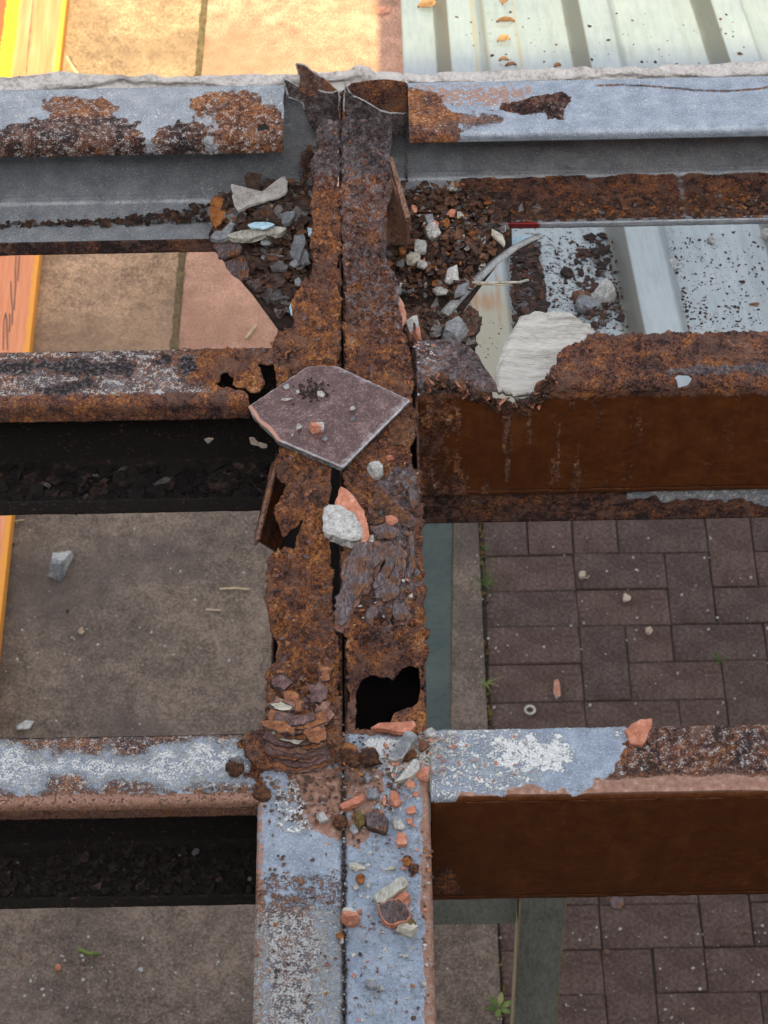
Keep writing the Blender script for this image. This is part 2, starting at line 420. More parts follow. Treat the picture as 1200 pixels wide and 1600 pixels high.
M_LUMP = simple('crusty rust lump', [(.2, (.010, .007, .006)), (.45, (.06, .028, .018)), (.6, (.16, .065, .025)), (.8, (.32, .17, .09))], 260, 900, .5, .95, 1.0, .003, rnd=.15)
M_BLACK = simple('marker ink', [(.3, (.07, .05, .045)), (.7, (.12, .08, .07))], 60, 300)
M_TEAL = simple('teal painted steel', [(.25, (.14, .20, .20)), (.5, (.20, .27, .27)), (.8, (.26, .34, .33))], 9, 60, .4, .5, .15, .001, (130, .68, (.015, .02, .02), .7))
M_GREEN = simple('grey green painted timber', [(.25, (.10, .108, .094)), (.5, (.18, .188, .164)), (.8, (.28, .29, .25))], 18, 260, .55, .8, .9, .002, None, .3, (1, 1, .35))
M_ARRIS = simple('bare timber arris', [(.25, (.16, .12, .07)), (.5, (.30, .25, .16)), (.8, (.42, .38, .28))], 30, 300)
M_WALL = simple('shade wall render', [(.3, (.16, .14, .12)), (.7, (.24, .21, .18))], 8, 120)
M_BLUEBIT = simple('pale blue scrap', [(.3, (.28, .45, .56)), (.7, (.50, .68, .78))], 60, 300, .5, .5, .3)
M_STRIP = simple('grey metal strip', [(.3, (.13, .135, .13)), (.5, (.27, .28, .28)), (.8, (.46, .47, .47))], 80, 500, .5, .5, .4)
def concrete(name, tint, dark):
    k = NT(name)
    a = k.noise(2.2, 5, .6); b = k.noise(26, 6, .65); c = k.noise(190, 5, .7); d = k.noise(520, 3, .6); e = k.noise(5.5, 4, .6)
    f = k.math('ADD', k.math('MULTIPLY', c, .55), k.math('ADD', k.math('MULTIPLY', b, .25), k.math('MULTIPLY', d, .20)))
    f = k.math('ADD', k.math('MULTIPLY', k.math('SUBTRACT', f, .5), 3.6), .5)
    f = k.math('ADD', f, k.math('MULTIPLY', k.math('SUBTRACT', e, .5), .8))
    col = k.ramp(f, [(.15, tuple(x*.42 for x in tint)), (.5, tint), (.85, tuple(min(.8, x*1.75) for x in tint))])
    col = k.mix(k.math('MULTIPLY', k.step(a, .46, .66), .65), col, dark)
    col = k.mix(k.math('MULTIPLY', k.step(k.noise(95, 3, .6), .70, .76), .6), col, (.5, .46, .42))
    k.bump(f, .5, .003)
    return k.done(col, .9, 0, .25)
M_CONC = concrete('weathered concrete', (.142, .106, .082), (.070, .056, .047))
M_CONC2 = concrete('rust tinted concrete', (.315, .198, .122), (.185, .118, .074))
M_CONC3 = concrete('pink tinted concrete', (.395, .222, .150), (.285, .148, .098))
def paver_mat():
    k = NT('clay paver')
    a = k.noise(14, 5, .6); b = k.noise(130, 6, .75); c = k.noise(420, 3, .6)
    f = k.math('ADD', k.math('MULTIPLY', a, .25), k.math('ADD', k.math('MULTIPLY', b, .5), k.math('MULTIPLY', c, .25)))
    f = k.math('ADD', k.math('MULTIPLY', k.math('SUBTRACT', f, .5), 2.2), .5)
    c1 = k.ramp(f, [(.2, (.030, .020, .016)), (.5, (.088, .054, .043)), (.8, (.18, .135, .115))])
    c2 = k.ramp(f, [(.2, (.024, .017, .0145)), (.5, (.076, .049, .040)), (.8, (.16, .125, .108))])
    c3 = k.ramp(f, [(.2, (.034, .020, .016)), (.5, (.090, .056, .044)), (.8, (.19, .135, .112))])
    r = k.rnd()
    col = k.mix(k.step(r, .62, .80), c1, c2)
    col = k.mix(k.step(r, .30, .05), col, c3)
    col = k.mix(k.math('MULTIPLY', k.step(k.noise(120, 3, .6), .71, .75), .7), col, (.45, .42, .38))
    k.bump(f, .6, .003)
    return k.done(col, .9, 0, .25)
M_PAVER = paver_mat()
def roof_mat():
    k = NT('weathered sheet metal')
    R, G, B, A = k.attr('wear')
    a = k.noise(6, 5, .6); b = k.noise(140, 6, .7); v = k.noise(30, 5, .6, k.scaled(6, .6, 1))
    f = k.math('ADD', k.math('MULTIPLY', a, .5), k.math('MULTIPLY', v, .5))
    col = k.ramp(f, [(.3, (.22, .25, .262)), (.5, (.29, .325, .335)), (.7, (.36, .38, .38))])
    col = k.mix(k.step(k.math('ADD', G, k.math('MULTIPLY', k.math('SUBTRACT', v, .5), .8)), .3, .7), col, (.30, .27, .19))
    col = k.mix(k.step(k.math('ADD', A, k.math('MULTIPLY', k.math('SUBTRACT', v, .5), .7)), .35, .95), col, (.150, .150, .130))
    col = k.mix(k.step(k.math('ADD', R, k.math('MULTIPLY', k.math('SUBTRACT', v, .5), .8)), .3, .75), col, (.30, .145, .055))
    col = k.mix(k.step(k.math('ADD', B, k.math('MULTIPLY', k.math('SUBTRACT', b, .5), 2.6)), .5, .62), col, (.03, .022, .018))
    k.bump(b, .08, .0006)
    return k.done(col, .42, .15, .5)
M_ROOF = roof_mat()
def plank_mat():
    k = NT('orange painted timber')
    s = k.node('ShaderNodeSeparateXYZ'); k.put(s.inputs[0], k.co); x = s.outputs[0]
    v = k.scaled(1, .05, 1); g = k.noise(90, 6, .6, v); n = k.noise(60, 6, .65)
    col = k.ramp(g, [(.3, (.45, .155, .065)), (.55, (.60, .225, .105)), (.75, (.66, .30, .17))])
    xw = k.math('ADD', x, k.math('MULTIPLY', k.math('SUBTRACT', n, .5), .02))
    col = k.mix(k.step(xw, .075, .084), col, (.66, .27, .04))
    col = k.mix(k.step(xw, -.028, -.036), col, (.75, .60, .025))
    col = k.mix(k.step(xw, -.062, -.072), col, (.28, .08, .03))
    k.bump(g, .5, .002)
    return k.done(col, .6, 0, .3)
M_PLANK = plank_mat()

# ================================================================== SETTING
def box(name, x0, x1, y0, y1, z0, z1, mat, parent=None, bev=0.0):
    bm = bmesh.new(); bmesh.ops.create_cube(bm, size=1)
    for v in bm.verts:
        v.co = Vector(((x0+x1)/2+v.co.x*(x1-x0), (y0+y1)/2+v.co.y*(y1-y0), (z0+z1)/2+v.co.z*(z1-z0)))
    if bev: bmesh.ops.bevel(bm, geom=bm.edges[:], offset=bev, segments=2, profile=.6, affect='EDGES')
    me = bpy.data.meshes.new(name); bm.to_mesh(me); bm.free()
    return link(name, me, mat, parent)
def slab_quad(name, q, z0, z1, mat, parent):
    bm = bmesh.new()
    b = [bm.verts.new((x, y, z0)) for x, y in q]; t = [bm.verts.new((x, y, z1)) for x, y in q]
    bm.faces.new(t); bm.faces.new(b[::-1])
    for i in range(4): bm.faces.new((b[i], b[(i+1) % 4], t[(i+1) % 4], t[i]))
    bmesh.ops.bevel(bm, geom=[e for e in bm.edges if e.verts[0].co.z == z1 and e.verts[1].co.z == z1], offset=.007, segments=2, affect='EDGES')
    bmesh.ops.recalc_face_normals(bm, faces=bm.faces)
    me = bpy.data.meshes.new(name); bm.to_mesh(me); bm.free()
    return link(name, me, mat, parent)

g = box('ground', -60, 60, -20, 160, GZ-.30, GZ-.0075, M_SOIL); tag(g, 'dark soil below the slabs and pavers', kind='structure')
floor_ = thing('concrete_floor', (-.5, 3, GZ), 'weathered concrete floor slabs left of and below the rusty frame', 'floor', kind='structure')
slab_quad('slab', [(-4, -1.4), (.238, -1.4), (.238, 4.03), (-4, 4.03)], GZ-.09, GZ, M_CONC, floor_)
slab_quad('slab', [(-4, 4.042), (-.478, 4.042), (-.345, 9.8), (-4, 9.8)], GZ-.09, GZ+.001, M_CONC2, floor_)
slab_quad('slab', [(-.461, 4.042), (2.6, 4.042), (2.6, 9.8), (-.328, 9.8)], GZ-.09, GZ-.002, M_CONC3, floor_)
# moss and dirt filling the joint between the far slabs
jt = []
for i in range(140):
    y = 4.05+i*.016
    jt.append((-.470+(y-4.04)*.0231, y))
mv, mf = [], []
for i, (x, y) in enumerate(jt):
    w = .0065+.005*random.random()
    mv += [(x-w, y, GZ+.001), (x, y, GZ+.004+.005*random.random()), (x+w, y, GZ+.001)]
    if i: a = 3*i; mf += [(a-3, a-2, a+1, a), (a-2, a-1, a+2, a+1)]
tag(link('moss', mesh_py('moss', mv, mf, True), M_CRACK), kind='stuff')

# brick paving: herringbone with a stretcher edge
pav = thing('brick_paving', (.8, 3.1, GZ), 'dark red brown clay brick paving right of the concrete slab', 'paving', kind='structure')
PX0 = .248; PY0 = at(830, 866, GZ)[1]
def paver_mesh(w, h, seed):
    bm = bmesh.new(); bmesh.ops.create_cube(bm, size=1); rr = random.Random(seed)
    for v in bm.verts: v.co = Vector((v.co.x*w+rr.uniform(-.0012, .0012), v.co.y*h+rr.uniform(-.0012, .0012), -.025+v.co.z*.05))
    bmesh.ops.bevel(bm, geom=[e for e in bm.edges if min(a.co.z for a in e.verts) > -.01], offset=.0024, segments=1, affect='EDGES')
    me = bpy.data.meshes.new('paver'); bm.to_mesh(me); bm.free(); me.materials.append(M_PAVER); return me
GAP = .0024
PM = {(2, 1): [paver_mesh(.2-GAP, .1-GAP, i) for i in range(4)], (1, 2): [paver_mesh(.1-GAP, .2-GAP, i+9) for i in range(4)], (1, 1): [paver_mesh(.1-GAP, .1-GAP, i+20) for i in range(2)]}
NCOL, R0, R1 = 12, -8, 15
used = set()
def lay(c, r, w, h):
    cells = [(c+i, r+j) for i in range(w) for j in range(h)]
    if any(q in used for q in cells) or any(q[0] >= NCOL for q in cells): return False
    used.update(cells)
    o = bpy.data.objects.new('paver', random.choice(PM[(w, h)])); COL.objects.link(o)
    o.parent = pav; o.matrix_parent_inverse = Matrix.Translation(-pav.location)
    o.location = (PX0+(c+w/2)*.1-.0006*(r+h/2), PY0-(r-1+h/2)*.1, GZ-.002+random.uniform(-.003, .0015))
    o.rotation_euler = (random.uniform(-.008, .008), random.uniform(-.008, .008), random.uniform(-.006, .006))
    return True
for c in (0, 1): lay(c, -1, 1, 2)
for r in range(R0, R1):
    if (0, r) not in used: lay(0, r, 2, 1)
for r in range(R0, R1):
    for c in range(2, NCOL):
        if (c, r) in used: continue
        k = (c+r-2) % 4            # vertical pavers start on the falling diagonal (4,1) (3,2) (2,3)
        ph = (c+r) % 4
        if ph == 1:
            if lay(c, r, 1, 2): continue
        if ph in (3, 0) and lay(c, r, 2, 1): continue
        lay(c, r, 1, 1)
tag(box('paved_yard', PX0+1.2, 12, -1.4, 9.8, GZ-.06, GZ-.004, M_CONC), 'plain paved yard beyond the brick paving', kind='structure')
tag(box('garden_bed', PX0, PX0+1.2, PY0+.9, 4.04, GZ-.06, GZ-.006, M_CONC), 'concrete strip behind the brick paving', kind='structure')
# unseen wall and cap board added behind the camera to shade the frame
hw = thing('shade_wall', (0, -1.6, GZ), 'unseen rendered wall added behind the viewpoint to shade the frame', 'wall', kind='structure')
box('wall', -7, 7, -1.75, -1.5, GZ-.02, 3.02, M_WALL, hw)
box('shade_wall_cap', -7.1, 7.1, -1.78, -1.46, 3.023, 3.10, M_GREEN, hw)

# sheet metal roof below, ribs running away and down
RS0, RSL, RSY = -.49, -.32, 2.03
def roofz(x, y): return RS0+RSL*(y-RSY)
RIBS = [.124+.1905*i for i in range(0, 9)]
prof = [(.070, 0.0)]
for i, b in enumerate(RIBS):
    prof += [(b-.006, 0), (b+.010, .036), (b+.013, .038), (b+.050, .038), (b+.053, .036), (b+.068, 0)]
    for q in (.10, .14): prof += [(b+q, 0), (b+q+.006, .0035), (b+q+.016, .0035), (b+q+.022, 0)]
pr = []
for (a, c), (b, d) in zip(prof[:-1], prof[1:]):
    n = max(1, int((b-a)/.004)) if abs(d-c) < .02 else 3
    pr += [(a+(b-a)*i/n, c+(d-c)*i/n) for i in range(n)]
pr = np.array(pr+[prof[-1]])
ry = np.arange(1.70, 3.75, .006)
def roofpos(Sg, Tg):
    z = np.interp(Tg, pr[:, 0], pr[:, 1])
    zz = roofz(Tg, Sg)+z+.0015*fbm2(Tg, Sg, 4, 3, 5)
    N = np.zeros(Sg.shape+(3,)); N[..., 2] = .952; N[..., 1] = .305
    return np.stack([Tg, Sg, zz], -1), N
def roofwear(P, Sg, Tg):
    w = np.zeros(Sg.shape+(4,)); x, y = P[..., 0], P[..., 1]
    # rust runs on the crest of the first rib, and yellow staining beside them
    for c, amt in ((.139, .72), (.167, .72)):
        w[..., 0] = np.maximum(w[..., 0], amt*np.exp(-((x-c-.003*fbm2(x, y, 6, 2, 3))/.0035)**2)*sst(y, 1.95, 2.0)*sst(2.32-y, 0, .06))
    w[..., 0] = np.maximum(w[..., 0], .62*np.exp(-((x-.154)/.018)**2)*np.exp(-((y-2.03)/.035)**2))
    w[..., 1] = np.maximum(.75*np.exp(-((x-.150)/.05)**2)*sst(2.2-y, 0, .2), .62*np.exp(-((x-.235)/.006)**2)*sst(y, 2.6, 2.75))
    for c in (.128, .171, .187): w[..., 1] = np.maximum(w[..., 1], .7*np.exp(-((x-c)/.005)**2)*sst(y, 2.5, 2.7))
    pan = np.zeros_like(x)
    for b in RIBS: pan = np.maximum(pan, sst(x, b+.05, b+.06)*sst(b+.19-x, 0, .006))
    near = sst(2.45-y, 0, .3)
    for b in RIBS: w[..., 3] = np.maximum(w[..., 3], sst(x, b-.012, b-.004)*sst(b+.0135-x, 0, .004))  # left rib flanks: some grime, plus the ribs' shaded side painted in
    w[..., 2] = pan*(.16+.30*near)*sst(.7-x, 0, .5)
    return w, w*0
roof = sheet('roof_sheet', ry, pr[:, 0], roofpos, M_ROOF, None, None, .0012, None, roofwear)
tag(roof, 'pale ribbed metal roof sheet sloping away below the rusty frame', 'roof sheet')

# orange painted plank lying on the slab at the left
pl = thing('timber_plank', (-.895, 4.4, GZ), 'orange painted timber plank with a yellow edge lying along the left of the slab', 'plank')
q = box('board', -.0925, .0925, -1.6, 2.6, .003, .046, M_PLANK, None, .003)
q.parent = pl
strk = [[(35, 1210), (38, 1050), (42, 900), (62, 790), (74, 860), (82, 1000), (85, 1210)], [(105, 1010), (112, 900), (110, 800)],
        [(122, 430), (128, 620), (142, 740), (140, 930)], [(182, 145), (172, 300), (178, 480), (166, 640), (162, 760)], [(222, 140), (210, 300), (203, 430)]]
iv, ifc = [], []
for st in strk:
    pts = [at(u/7.275, 380+v/7.275, GZ+.047) for u, v in st]
    for i in range(len(pts)-1):
        a, b = pts[i], pts[i+1]; n = np.array([-(b-a)[1], (b-a)[0], 0]); n /= np.linalg.norm(n)+1e-9; w = .0013
        m = len(iv); iv += [a-n*w, a+n*w, b+n*w, b-n*w]; ifc.append((m, m+1, m+2, m+3))
link('marker_writing', mesh_py('marker_writing', iv, ifc), M_BLACK, pl)
for kx in (-.024, ):      # open crack down the plank
    cv = []; cf = []
    for i in range(60):
        y = 5.0-4.4+i*.022; w = .0006+.0016*abs(math.sin(i*.9))*random.random()
        cv += [(kx-w+.028+.002*math.sin(i*.21), y, .0466), (kx+w+.028+.002*math.sin(i*.21), y, .0466)]
        if i: a = 2*i; cf.append((a-2, a-1, a+1, a))
    c_ = link('crack', mesh_py('crack', cv, cf), M_BLACK); c_.parent = pl

# posts standing below the frame
tp = thing('steel_post', (.06, 2.8, GZ), 'teal painted square steel post standing under the rusty twin beam', 'post')
TR = aty(707, 900, 2.8)[0]
box('post', TR-.075, TR-.0032, 2.765, 2.84, GZ+.008, -1.25, M_TEAL, tp, .002)
box('edge_trim', TR-.003, TR, 2.772, 2.833, GZ+.008, -1.25, M_ARRIS, tp)
box('base_plate', TR-.13, TR+.03, 2.72, 2.88, GZ+.0005, GZ+.0075, M_TEAL, tp)
tr = thing('timber_trestle', (.2, 2.0, GZ), 'grey green painted timber trestle standing on the paving below the frame', 'trestle')
xl, xr = aty(808, 1450, 2.0)[0], aty(879, 1450, 2.0)[0]
for nm, a, b in (('post', xl, xr), ('post', xl-.30, xl-.30+(xr-xl))):
    pst = box(nm, a+.003, b-.003, 1.975, 2.03, GZ-.003, -1.40, M_GREEN, tr, .002)
    box('edge_trim', a-.0005, a+.0028, 1.978, 2.027, GZ-.003, -1.40, M_ARRIS, tr); box('edge_trim', b-.0028, b+.0005, 1.978, 2.027, GZ-.003, -1.40, M_ARRIS, tr)
zr0 = aty(740, 1440, 1.99)[2]
box('rail', xl-.30+(xr-xl)+.003, xl-.004, 1.985, 2.02, zr0, zr0+.075, M_GREEN, tr, .0015)
box('cap_rail', xl-.34, xr+.03, 1.97, 2.035, -1.397, -1.355, M_GREEN, tr, .002)

# ================================================================== STEEL FRAME
def px_poly(p, z=0.0): return xy(p, z)
def flakes_disp(x, y, amt, seed):
    P = np.stack([x, y, np.zeros_like(x)], -1)
    w1, w2, wid = worley(x+.003*fbm(P, 90, 2, seed), y+.003*fbm(P, 90, 2, seed+5), 95, seed)
    terr = (wid-.4)*.0022*sst(w2-w1, 0, .16)
    w1b, w2b, wib = worley(x+.001*fbm(P, 260, 2, seed+7), y+.001*fbm(P, 260, 2, seed+8), 300, seed+3)
    terr = terr+(wib-.5)*.0013*sst(w2b-w1b, 0, .25)
    return amt*(2.2*terr+.0022*fbm(P, 50, 3, seed+1)+.0050*fbm(P, 280, 3, seed+2, .65))
def W(shape): return np.zeros(shape+(4,)), np.concatenate([np.full(shape+(1,), .5), np.zeros(shape+(3,))], -1)

# ---- twin beam: two rectangular hollow sections side by side along y
L_OUT = px_poly([(390, 1640), (395, 1560), (398, 1450), (402, 1330), (403, 1255), (407, 1225), (414, 1190), (413, 1140), (414, 1090), (414, 1050), (431, 1033), (433, 1010), (424, 985), (414, 940), (414, 905),
    (420, 869), (436, 861), (444, 853), (461, 860), (464, 840), (466, 828), (482, 808), (471, 810), (466, 819), (444, 836), (433, 821), (428, 800), (432, 785), (439, 771), (449, 765), (444, 755), (433, 749),
    (431, 722), (436, 700), (445, 660), (440, 620), (430, 592), (425, 545), (434, 518), (452, 512), (462, 503), (455, 488), (456, 468), (468, 452), (487, 432), (489, 400), (484, 380), (489, 350), (485, 322),
    (491, 292), (486, 262), (490, 240), (488, 218), (497, 200), (510, 186), (529, 186), (531, 300), (530.5, 430), (530, 555), (525, 600), (522, 690), (516, 741), (517, 768), (514, 800), (514, 850), (519, 900),
    (521, 953), (527, 993), (530, 1041), (533, 1130), (535, 1300), (536.2, 1640)])
R_OUT = px_poly([(537.6, 1640), (537, 1300), (541, 1130), (541, 1060), (540, 980), (536, 940), (535, 909), (534, 867), (527, 850), (529, 832), (540, 800), (536, 752), (540, 690), (541, 600), (539, 555), (538, 430),
    (535.5, 330), (532, 290), (531, 186), (570, 186), (612, 196), (612, 240), (606, 262), (612, 296), (604, 330), (604, 395), (608, 418), (625, 434), (622, 470), (630, 515), (640, 545), (647, 590), (643, 625), (650, 653), (649, 687),
    (640, 700), (646, 716), (641, 726), (652, 738), (657, 726), (660, 760), (662, 900), (664, 1040), (668, 1140), (673, 1240), (680, 1420), (686, 1640)])
R_HOLE = px_poly([(556, 1075), (563, 1062), (572, 1054), (586, 1048), (600, 1053), (612, 1054), (622, 1046), (632, 1038), (648, 1037), (657, 1041), (658, 1075), (656, 1090), (648, 1099), (634, 1104), (616, 1110), (610, 1124), (604, 1136), (586, 1140), (553, 1140)])
YA, YB = .80, 1.870
def box_top_wear(xc_out, side):
    def f(P, Sg, Tg):
        w, t = W(Sg.shape); x, y = P[..., 0], P[..., 1]
        n = fbm2(x, y, 28, 4, 11+side)
        yr = at(540, 1195 if side == 0 else 1148, 0)[1]
        rust = sst(y+n*.012, yr-.004, yr+.006)
        w[..., 0] = rust
        near = 1-rust
        if side == 0:
            sp = .60*sst(at(0, 1395, 0)[1]-y+.02*n, -.03, .03)*sst(.018-np.abs(x+.038)+.016*n+.012, 0, .02)
            sp = np.maximum(sp, .46*sst(at(0, 1340, 0)[1]-y+.02*n, -.02, .03))
            w[..., 0] = np.maximum(w[..., 0], sp*near); mott = near*sst(at(0, 1400, 0)[1]-y+.02*n, -.03, .03)*sst(-.006-x+.008*n, -.004, .008)
            w[..., 3] = np.maximum(.52*mott, 0)+near*np.maximum(.80*blob(x, y, px_poly([(455, 1190), (540, 1190), (540, 1320), (500, 1312), (470, 1290), (448, 1240)]), .008, .006), .55*sst(-x-.058+.002*n, -.002, .003))
            w[..., 2] = near*np.maximum(.50*blob(x, y, px_poly([(412, 1215), (470, 1212), (500, 1300), (470, 1318), (425, 1300), (410, 1260)]), .01, .006), .52*sst(at(0, 1400, 0)[1]-y, -.03, .03))
            t[..., 0] = .5+.12*near; t[..., 1] = .15*near
            t[..., 0] = np.maximum(t[..., 0], (.66+.3*n)*rust)
        else:
            w[..., 3] = near*np.maximum(.95*blob(x, y, px_poly([(538, 1180), (585, 1200), (600, 1240), (580, 1300), (560, 1325), (536, 1320)]), .008, .006), 1.0*sst(x-.0575+.0035*fbm2(x*0, y, 60, 3, 4), -.0016, .0016))
            w[..., 2] = near*np.maximum(.36, .62*blob(x, y, px_poly([(560, 1140), (670, 1120), (675, 1200), (640, 1220), (570, 1190)]), .008, .006))
            w[..., 0] = np.maximum(w[..., 0], .34*near)
            t[..., 0] = (.60+.35*n)
            t[..., 1] = .2*near+rust*np.maximum(.50*sst(y, at(0, 620, 0)[1], at(0, 480, 0)[1]), .62*blob(x, y, px_poly([(585, 740), (655, 730), (655, 960), (600, 1000), (560, 900)]), .01, .008, 5))
        if side == 1:                        # pale worn edge along the right corner
            ed = rust*sst(x-.0605+.003*fbm2(x*0, y, 80, 3, 6), -.001, .001)*sst(at(0, 735, 0)[1]-y, -.004, .004)
            w[..., 2] = np.maximum(w[..., 2], .26*ed); w[..., 3] = np.maximum(w[..., 3], .95*ed); w[..., 0] = w[..., 0]*(1-.42*ed)
        far = sst(y, at(0, 330, 0)[1], at(0, 250, 0)[1])
        t[..., 1] = np.maximum(t[..., 1], far*.95); t[..., 0] = t[..., 0]*(1-.25*far)
        # dark scale right at ragged edges
        return w, t
    return f
def make_box(side):
    xo, xi = (-.0645, -.0006) if side == 0 else (.0006, .0648)
    lab = ['left half of the rusted twin beam, ragged along its left edge',
           'right half of the rusted twin beam, with a dark hole rusted through'][side]
    b = thing('steel_beam', ((xo+xi)/2, 1.3, -.152), lab, 'beam', 'steel beams of the rusty frame')
    sec = Path([(xo, -.10), (xo, 0), (xi, 0), (xi, -.10)], .0055)
    ta = sec.find(xo, -.012); tb = sec.find(xi, -.016)
    s = steps(YA, YB, .00085, YA, YB)
    t = steps(ta, tb, .0009)
    poly = L_OUT if side == 0 else R_OUT
    def mask(Sc, Tc):
        x, z, _ = sec(Tc); y = Sc
        n = fbm2(x, y, 120, 4, 31+side)*.0030+fbm2(x, y, 420, 2, 37)*.0016
        n2 = fbm2(x+.5, y, 120, 4, 41+side)*.0030+fbm2(x+.9, y, 420, 2, 37)*.0016
        near = sst(y, 1.12, 1.17)
        m = inpoly(x+n*near, y+n2*near, poly)
        m |= (y < 1.12)
        m &= ~((near > .5) & (z < -.010) & (side == 0))
        if side == 1: m &= ~inpoly(x+n*.6, y+n2*.6, R_HOLE)
        return m
    def pos(Sg, Tg):
        u, z, n = sec(Tg)
        return np.stack([u, Sg, z], -1), np.stack([n[..., 0], 0*Sg, n[..., 1]], -1)
    def disp(P, Sg, Tg):
        x, y = P[..., 0], P[..., 1]
        r = sst(y+.01*fbm2(x, y, 30, 3, 3), 1.115, 1.16)
        d = flakes_disp(x, y, 1.0, 60+side)*(.08+.92*r)
        d = d+r*.0025*fbm2(x, y, 14, 2, 70+side)
        d = d*(1-.72*sst(-P[..., 2], .0015, .005))
        if side == 1: d = d-.006*sst(sdist(x, y, R_HOLE), -.012, 0.0)*r
        return d
    sheet('top_plate', s, t, pos, M_STEEL, b, mask, .0024, disp, box_top_wear(xo, side))
    # side walls and bottom
    def wall_wear(P, Sg, Tg):
        w, tt = W(Sg.shape); r = sst(P[..., 1], 1.05, 1.13)
        w[..., 0] = np.maximum(r, .45); w[..., 3] = (1-r); tt[..., 0] = .36; tt[..., 2] = .35*r
        return w, tt
    for nm, xx, sg in (('outer_wall', xo, -1 if side == 0 else 1), ('inner_wall', xi, 1 if side == 0 else -1)):
        if side == 1: xx, sg = {'outer_wall': (xi, 1), 'inner_wall': (xo, -1)}[nm]
        def wmask(Sc, Tc, nm=nm):
            n = .012*fbm2(Sc, Tc, 70, 4, 90+side)
            if nm == 'outer_wall' and side == 0: return (Sc < 1.13) | (Tc < -.138)
            if nm == 'outer_wall': return (Sc < 1.57) & ((Tc < -.012+n*.3) | (Sc < 1.12)) | (Tc < -.138)
            return (Tc < -.012+n*.5) | (Sc < 1.12)
        sheet(nm, steps(YA, YB, .004), steps(-.148, -.0145, .004),
              lambda Sg, Tg, xx=xx, sg=sg: (np.stack([xx-sg*.0002+0*Sg, Sg, Tg], -1), np.stack([sg+0*Sg, 0*Sg, 0*Sg], -1)), M_STEEL, b, wmask, .002,
              lambda P, Sg, Tg: .0006*fbm2(Sg, Tg, 150, 3, 8), wall_wear)
    sheet('bottom_plate', steps(YA, YB, .006), np.linspace(xo+.002, xi-.002, 12), lambda Sg, Tg: (np.stack([Tg, Sg, -.1485+0*Sg], -1), np.stack([0*Sg, 0*Sg, 1+0*Sg], -1)), M_STEEL, b, None, .003,
          lambda P, Sg, Tg: .002*np.abs(fbm2(Tg, Sg, 90, 3, 9)), lambda P, Sg, Tg: (np.concatenate([np.ones(Sg.shape+(1,)), np.zeros(Sg.shape+(3,))], -1), np.concatenate([np.full(Sg.shape+(1,), .3), np.zeros(Sg.shape+(1,)), np.full(Sg.shape+(1,), .95), np.zeros(Sg.shape+(1,))], -1)))  # rust toned near black: shade inside the hole painted on
    return b
BL = make_box(0)
BR = make_box(1)

# ---- cross purlins
def purlin(label, kind, x0, x1, yb, yf, depth, lip, toppaint, webpaint, topmask=None, webmask=None, r=.007, amp=None, loc_x=None):
    """kind 'open': the channel opens towards the camera; kind 'back': its web faces the camera."""
    o = thing('steel_purlin', (loc_x if loc_x is not None else (x0+x1)/2, (yb+yf)/2, -depth), label, 'beam', 'steel beams of the rusty frame')
    a, c = (yf, yb) if kind == 'open' else (yb, yf)
    sec = Path([(a, -lip), (a, 0), (c, 0), (c, -depth), (a, -depth), (a, -depth+lip)], r)
    sgn = 1 if c > a else -1
    t1 = sec.find(c-sgn*r, 0)+(.0105 if kind == 'back' else .004); t2 = sec.find(c, -depth+r)-.003
    lo, hi = max(x0, -.40), min(x1, .40)
    def pos(Sg, Tg):
        u, z, n = sec(Tg)
        bow = .0012*fbm2(Sg, 0*Sg+yb, 3.5, 2, 5)
        return np.stack([Sg, u, z+bow], -1), np.stack([0*Sg, n[..., 0], n[..., 1]], -1)
    am = amp or (lambda x, y: 0*x+.25)
    def disp(P, Sg, Tg): return flakes_disp(P[..., 0], P[..., 1]-P[..., 2], 1.0, int(yb*100))*am(P[..., 0], P[..., 1])
    sheet('top_flange', steps(x0, x1, .001, lo, hi), steps(0, t1, .001), pos, M_STEEL, o, topmask and (lambda Sc, Tc: topmask(Sc, sec(Tc)[0], sec(Tc)[1])), .002, disp, toppaint)
    sheet('web', steps(x0, x1, .0018, lo, hi), steps(t1, t2, .0018), pos, M_STEEL, o, webmask and (lambda Sc, Tc: webmask(Sc, sec(Tc)[0], sec(Tc)[1])), .002,
          lambda P, Sg, Tg: .0004*fbm2(P[..., 0], P[..., 2], 160, 3, 3), webpaint)
    def botpaint(P, Sg, Tg):
        w, t = webpaint(P, Sg, Tg)
        return w, t
    sheet('bottom_flange', steps(x0, x1, .002, lo, hi), steps(t2, sec.len, .0015), pos, M_STEEL, o, None, .002, lambda P, Sg, Tg: .0006*fbm2(P[..., 0], P[..., 1], 120, 3, 3), botpaint)
    return o
def lines(P): return P[..., 0], P[..., 1], P[..., 2]

Y_TOP_B, Y_TOP_F = 1.881, 1.803
Y_MIDR_B, Y_MIDR_F = 1.542, 1.478
Y_MIDL_B, Y_MIDL_F = 1.533, 1.467
Y_BOT_B, Y_BOT_F = 1.124, 1.059

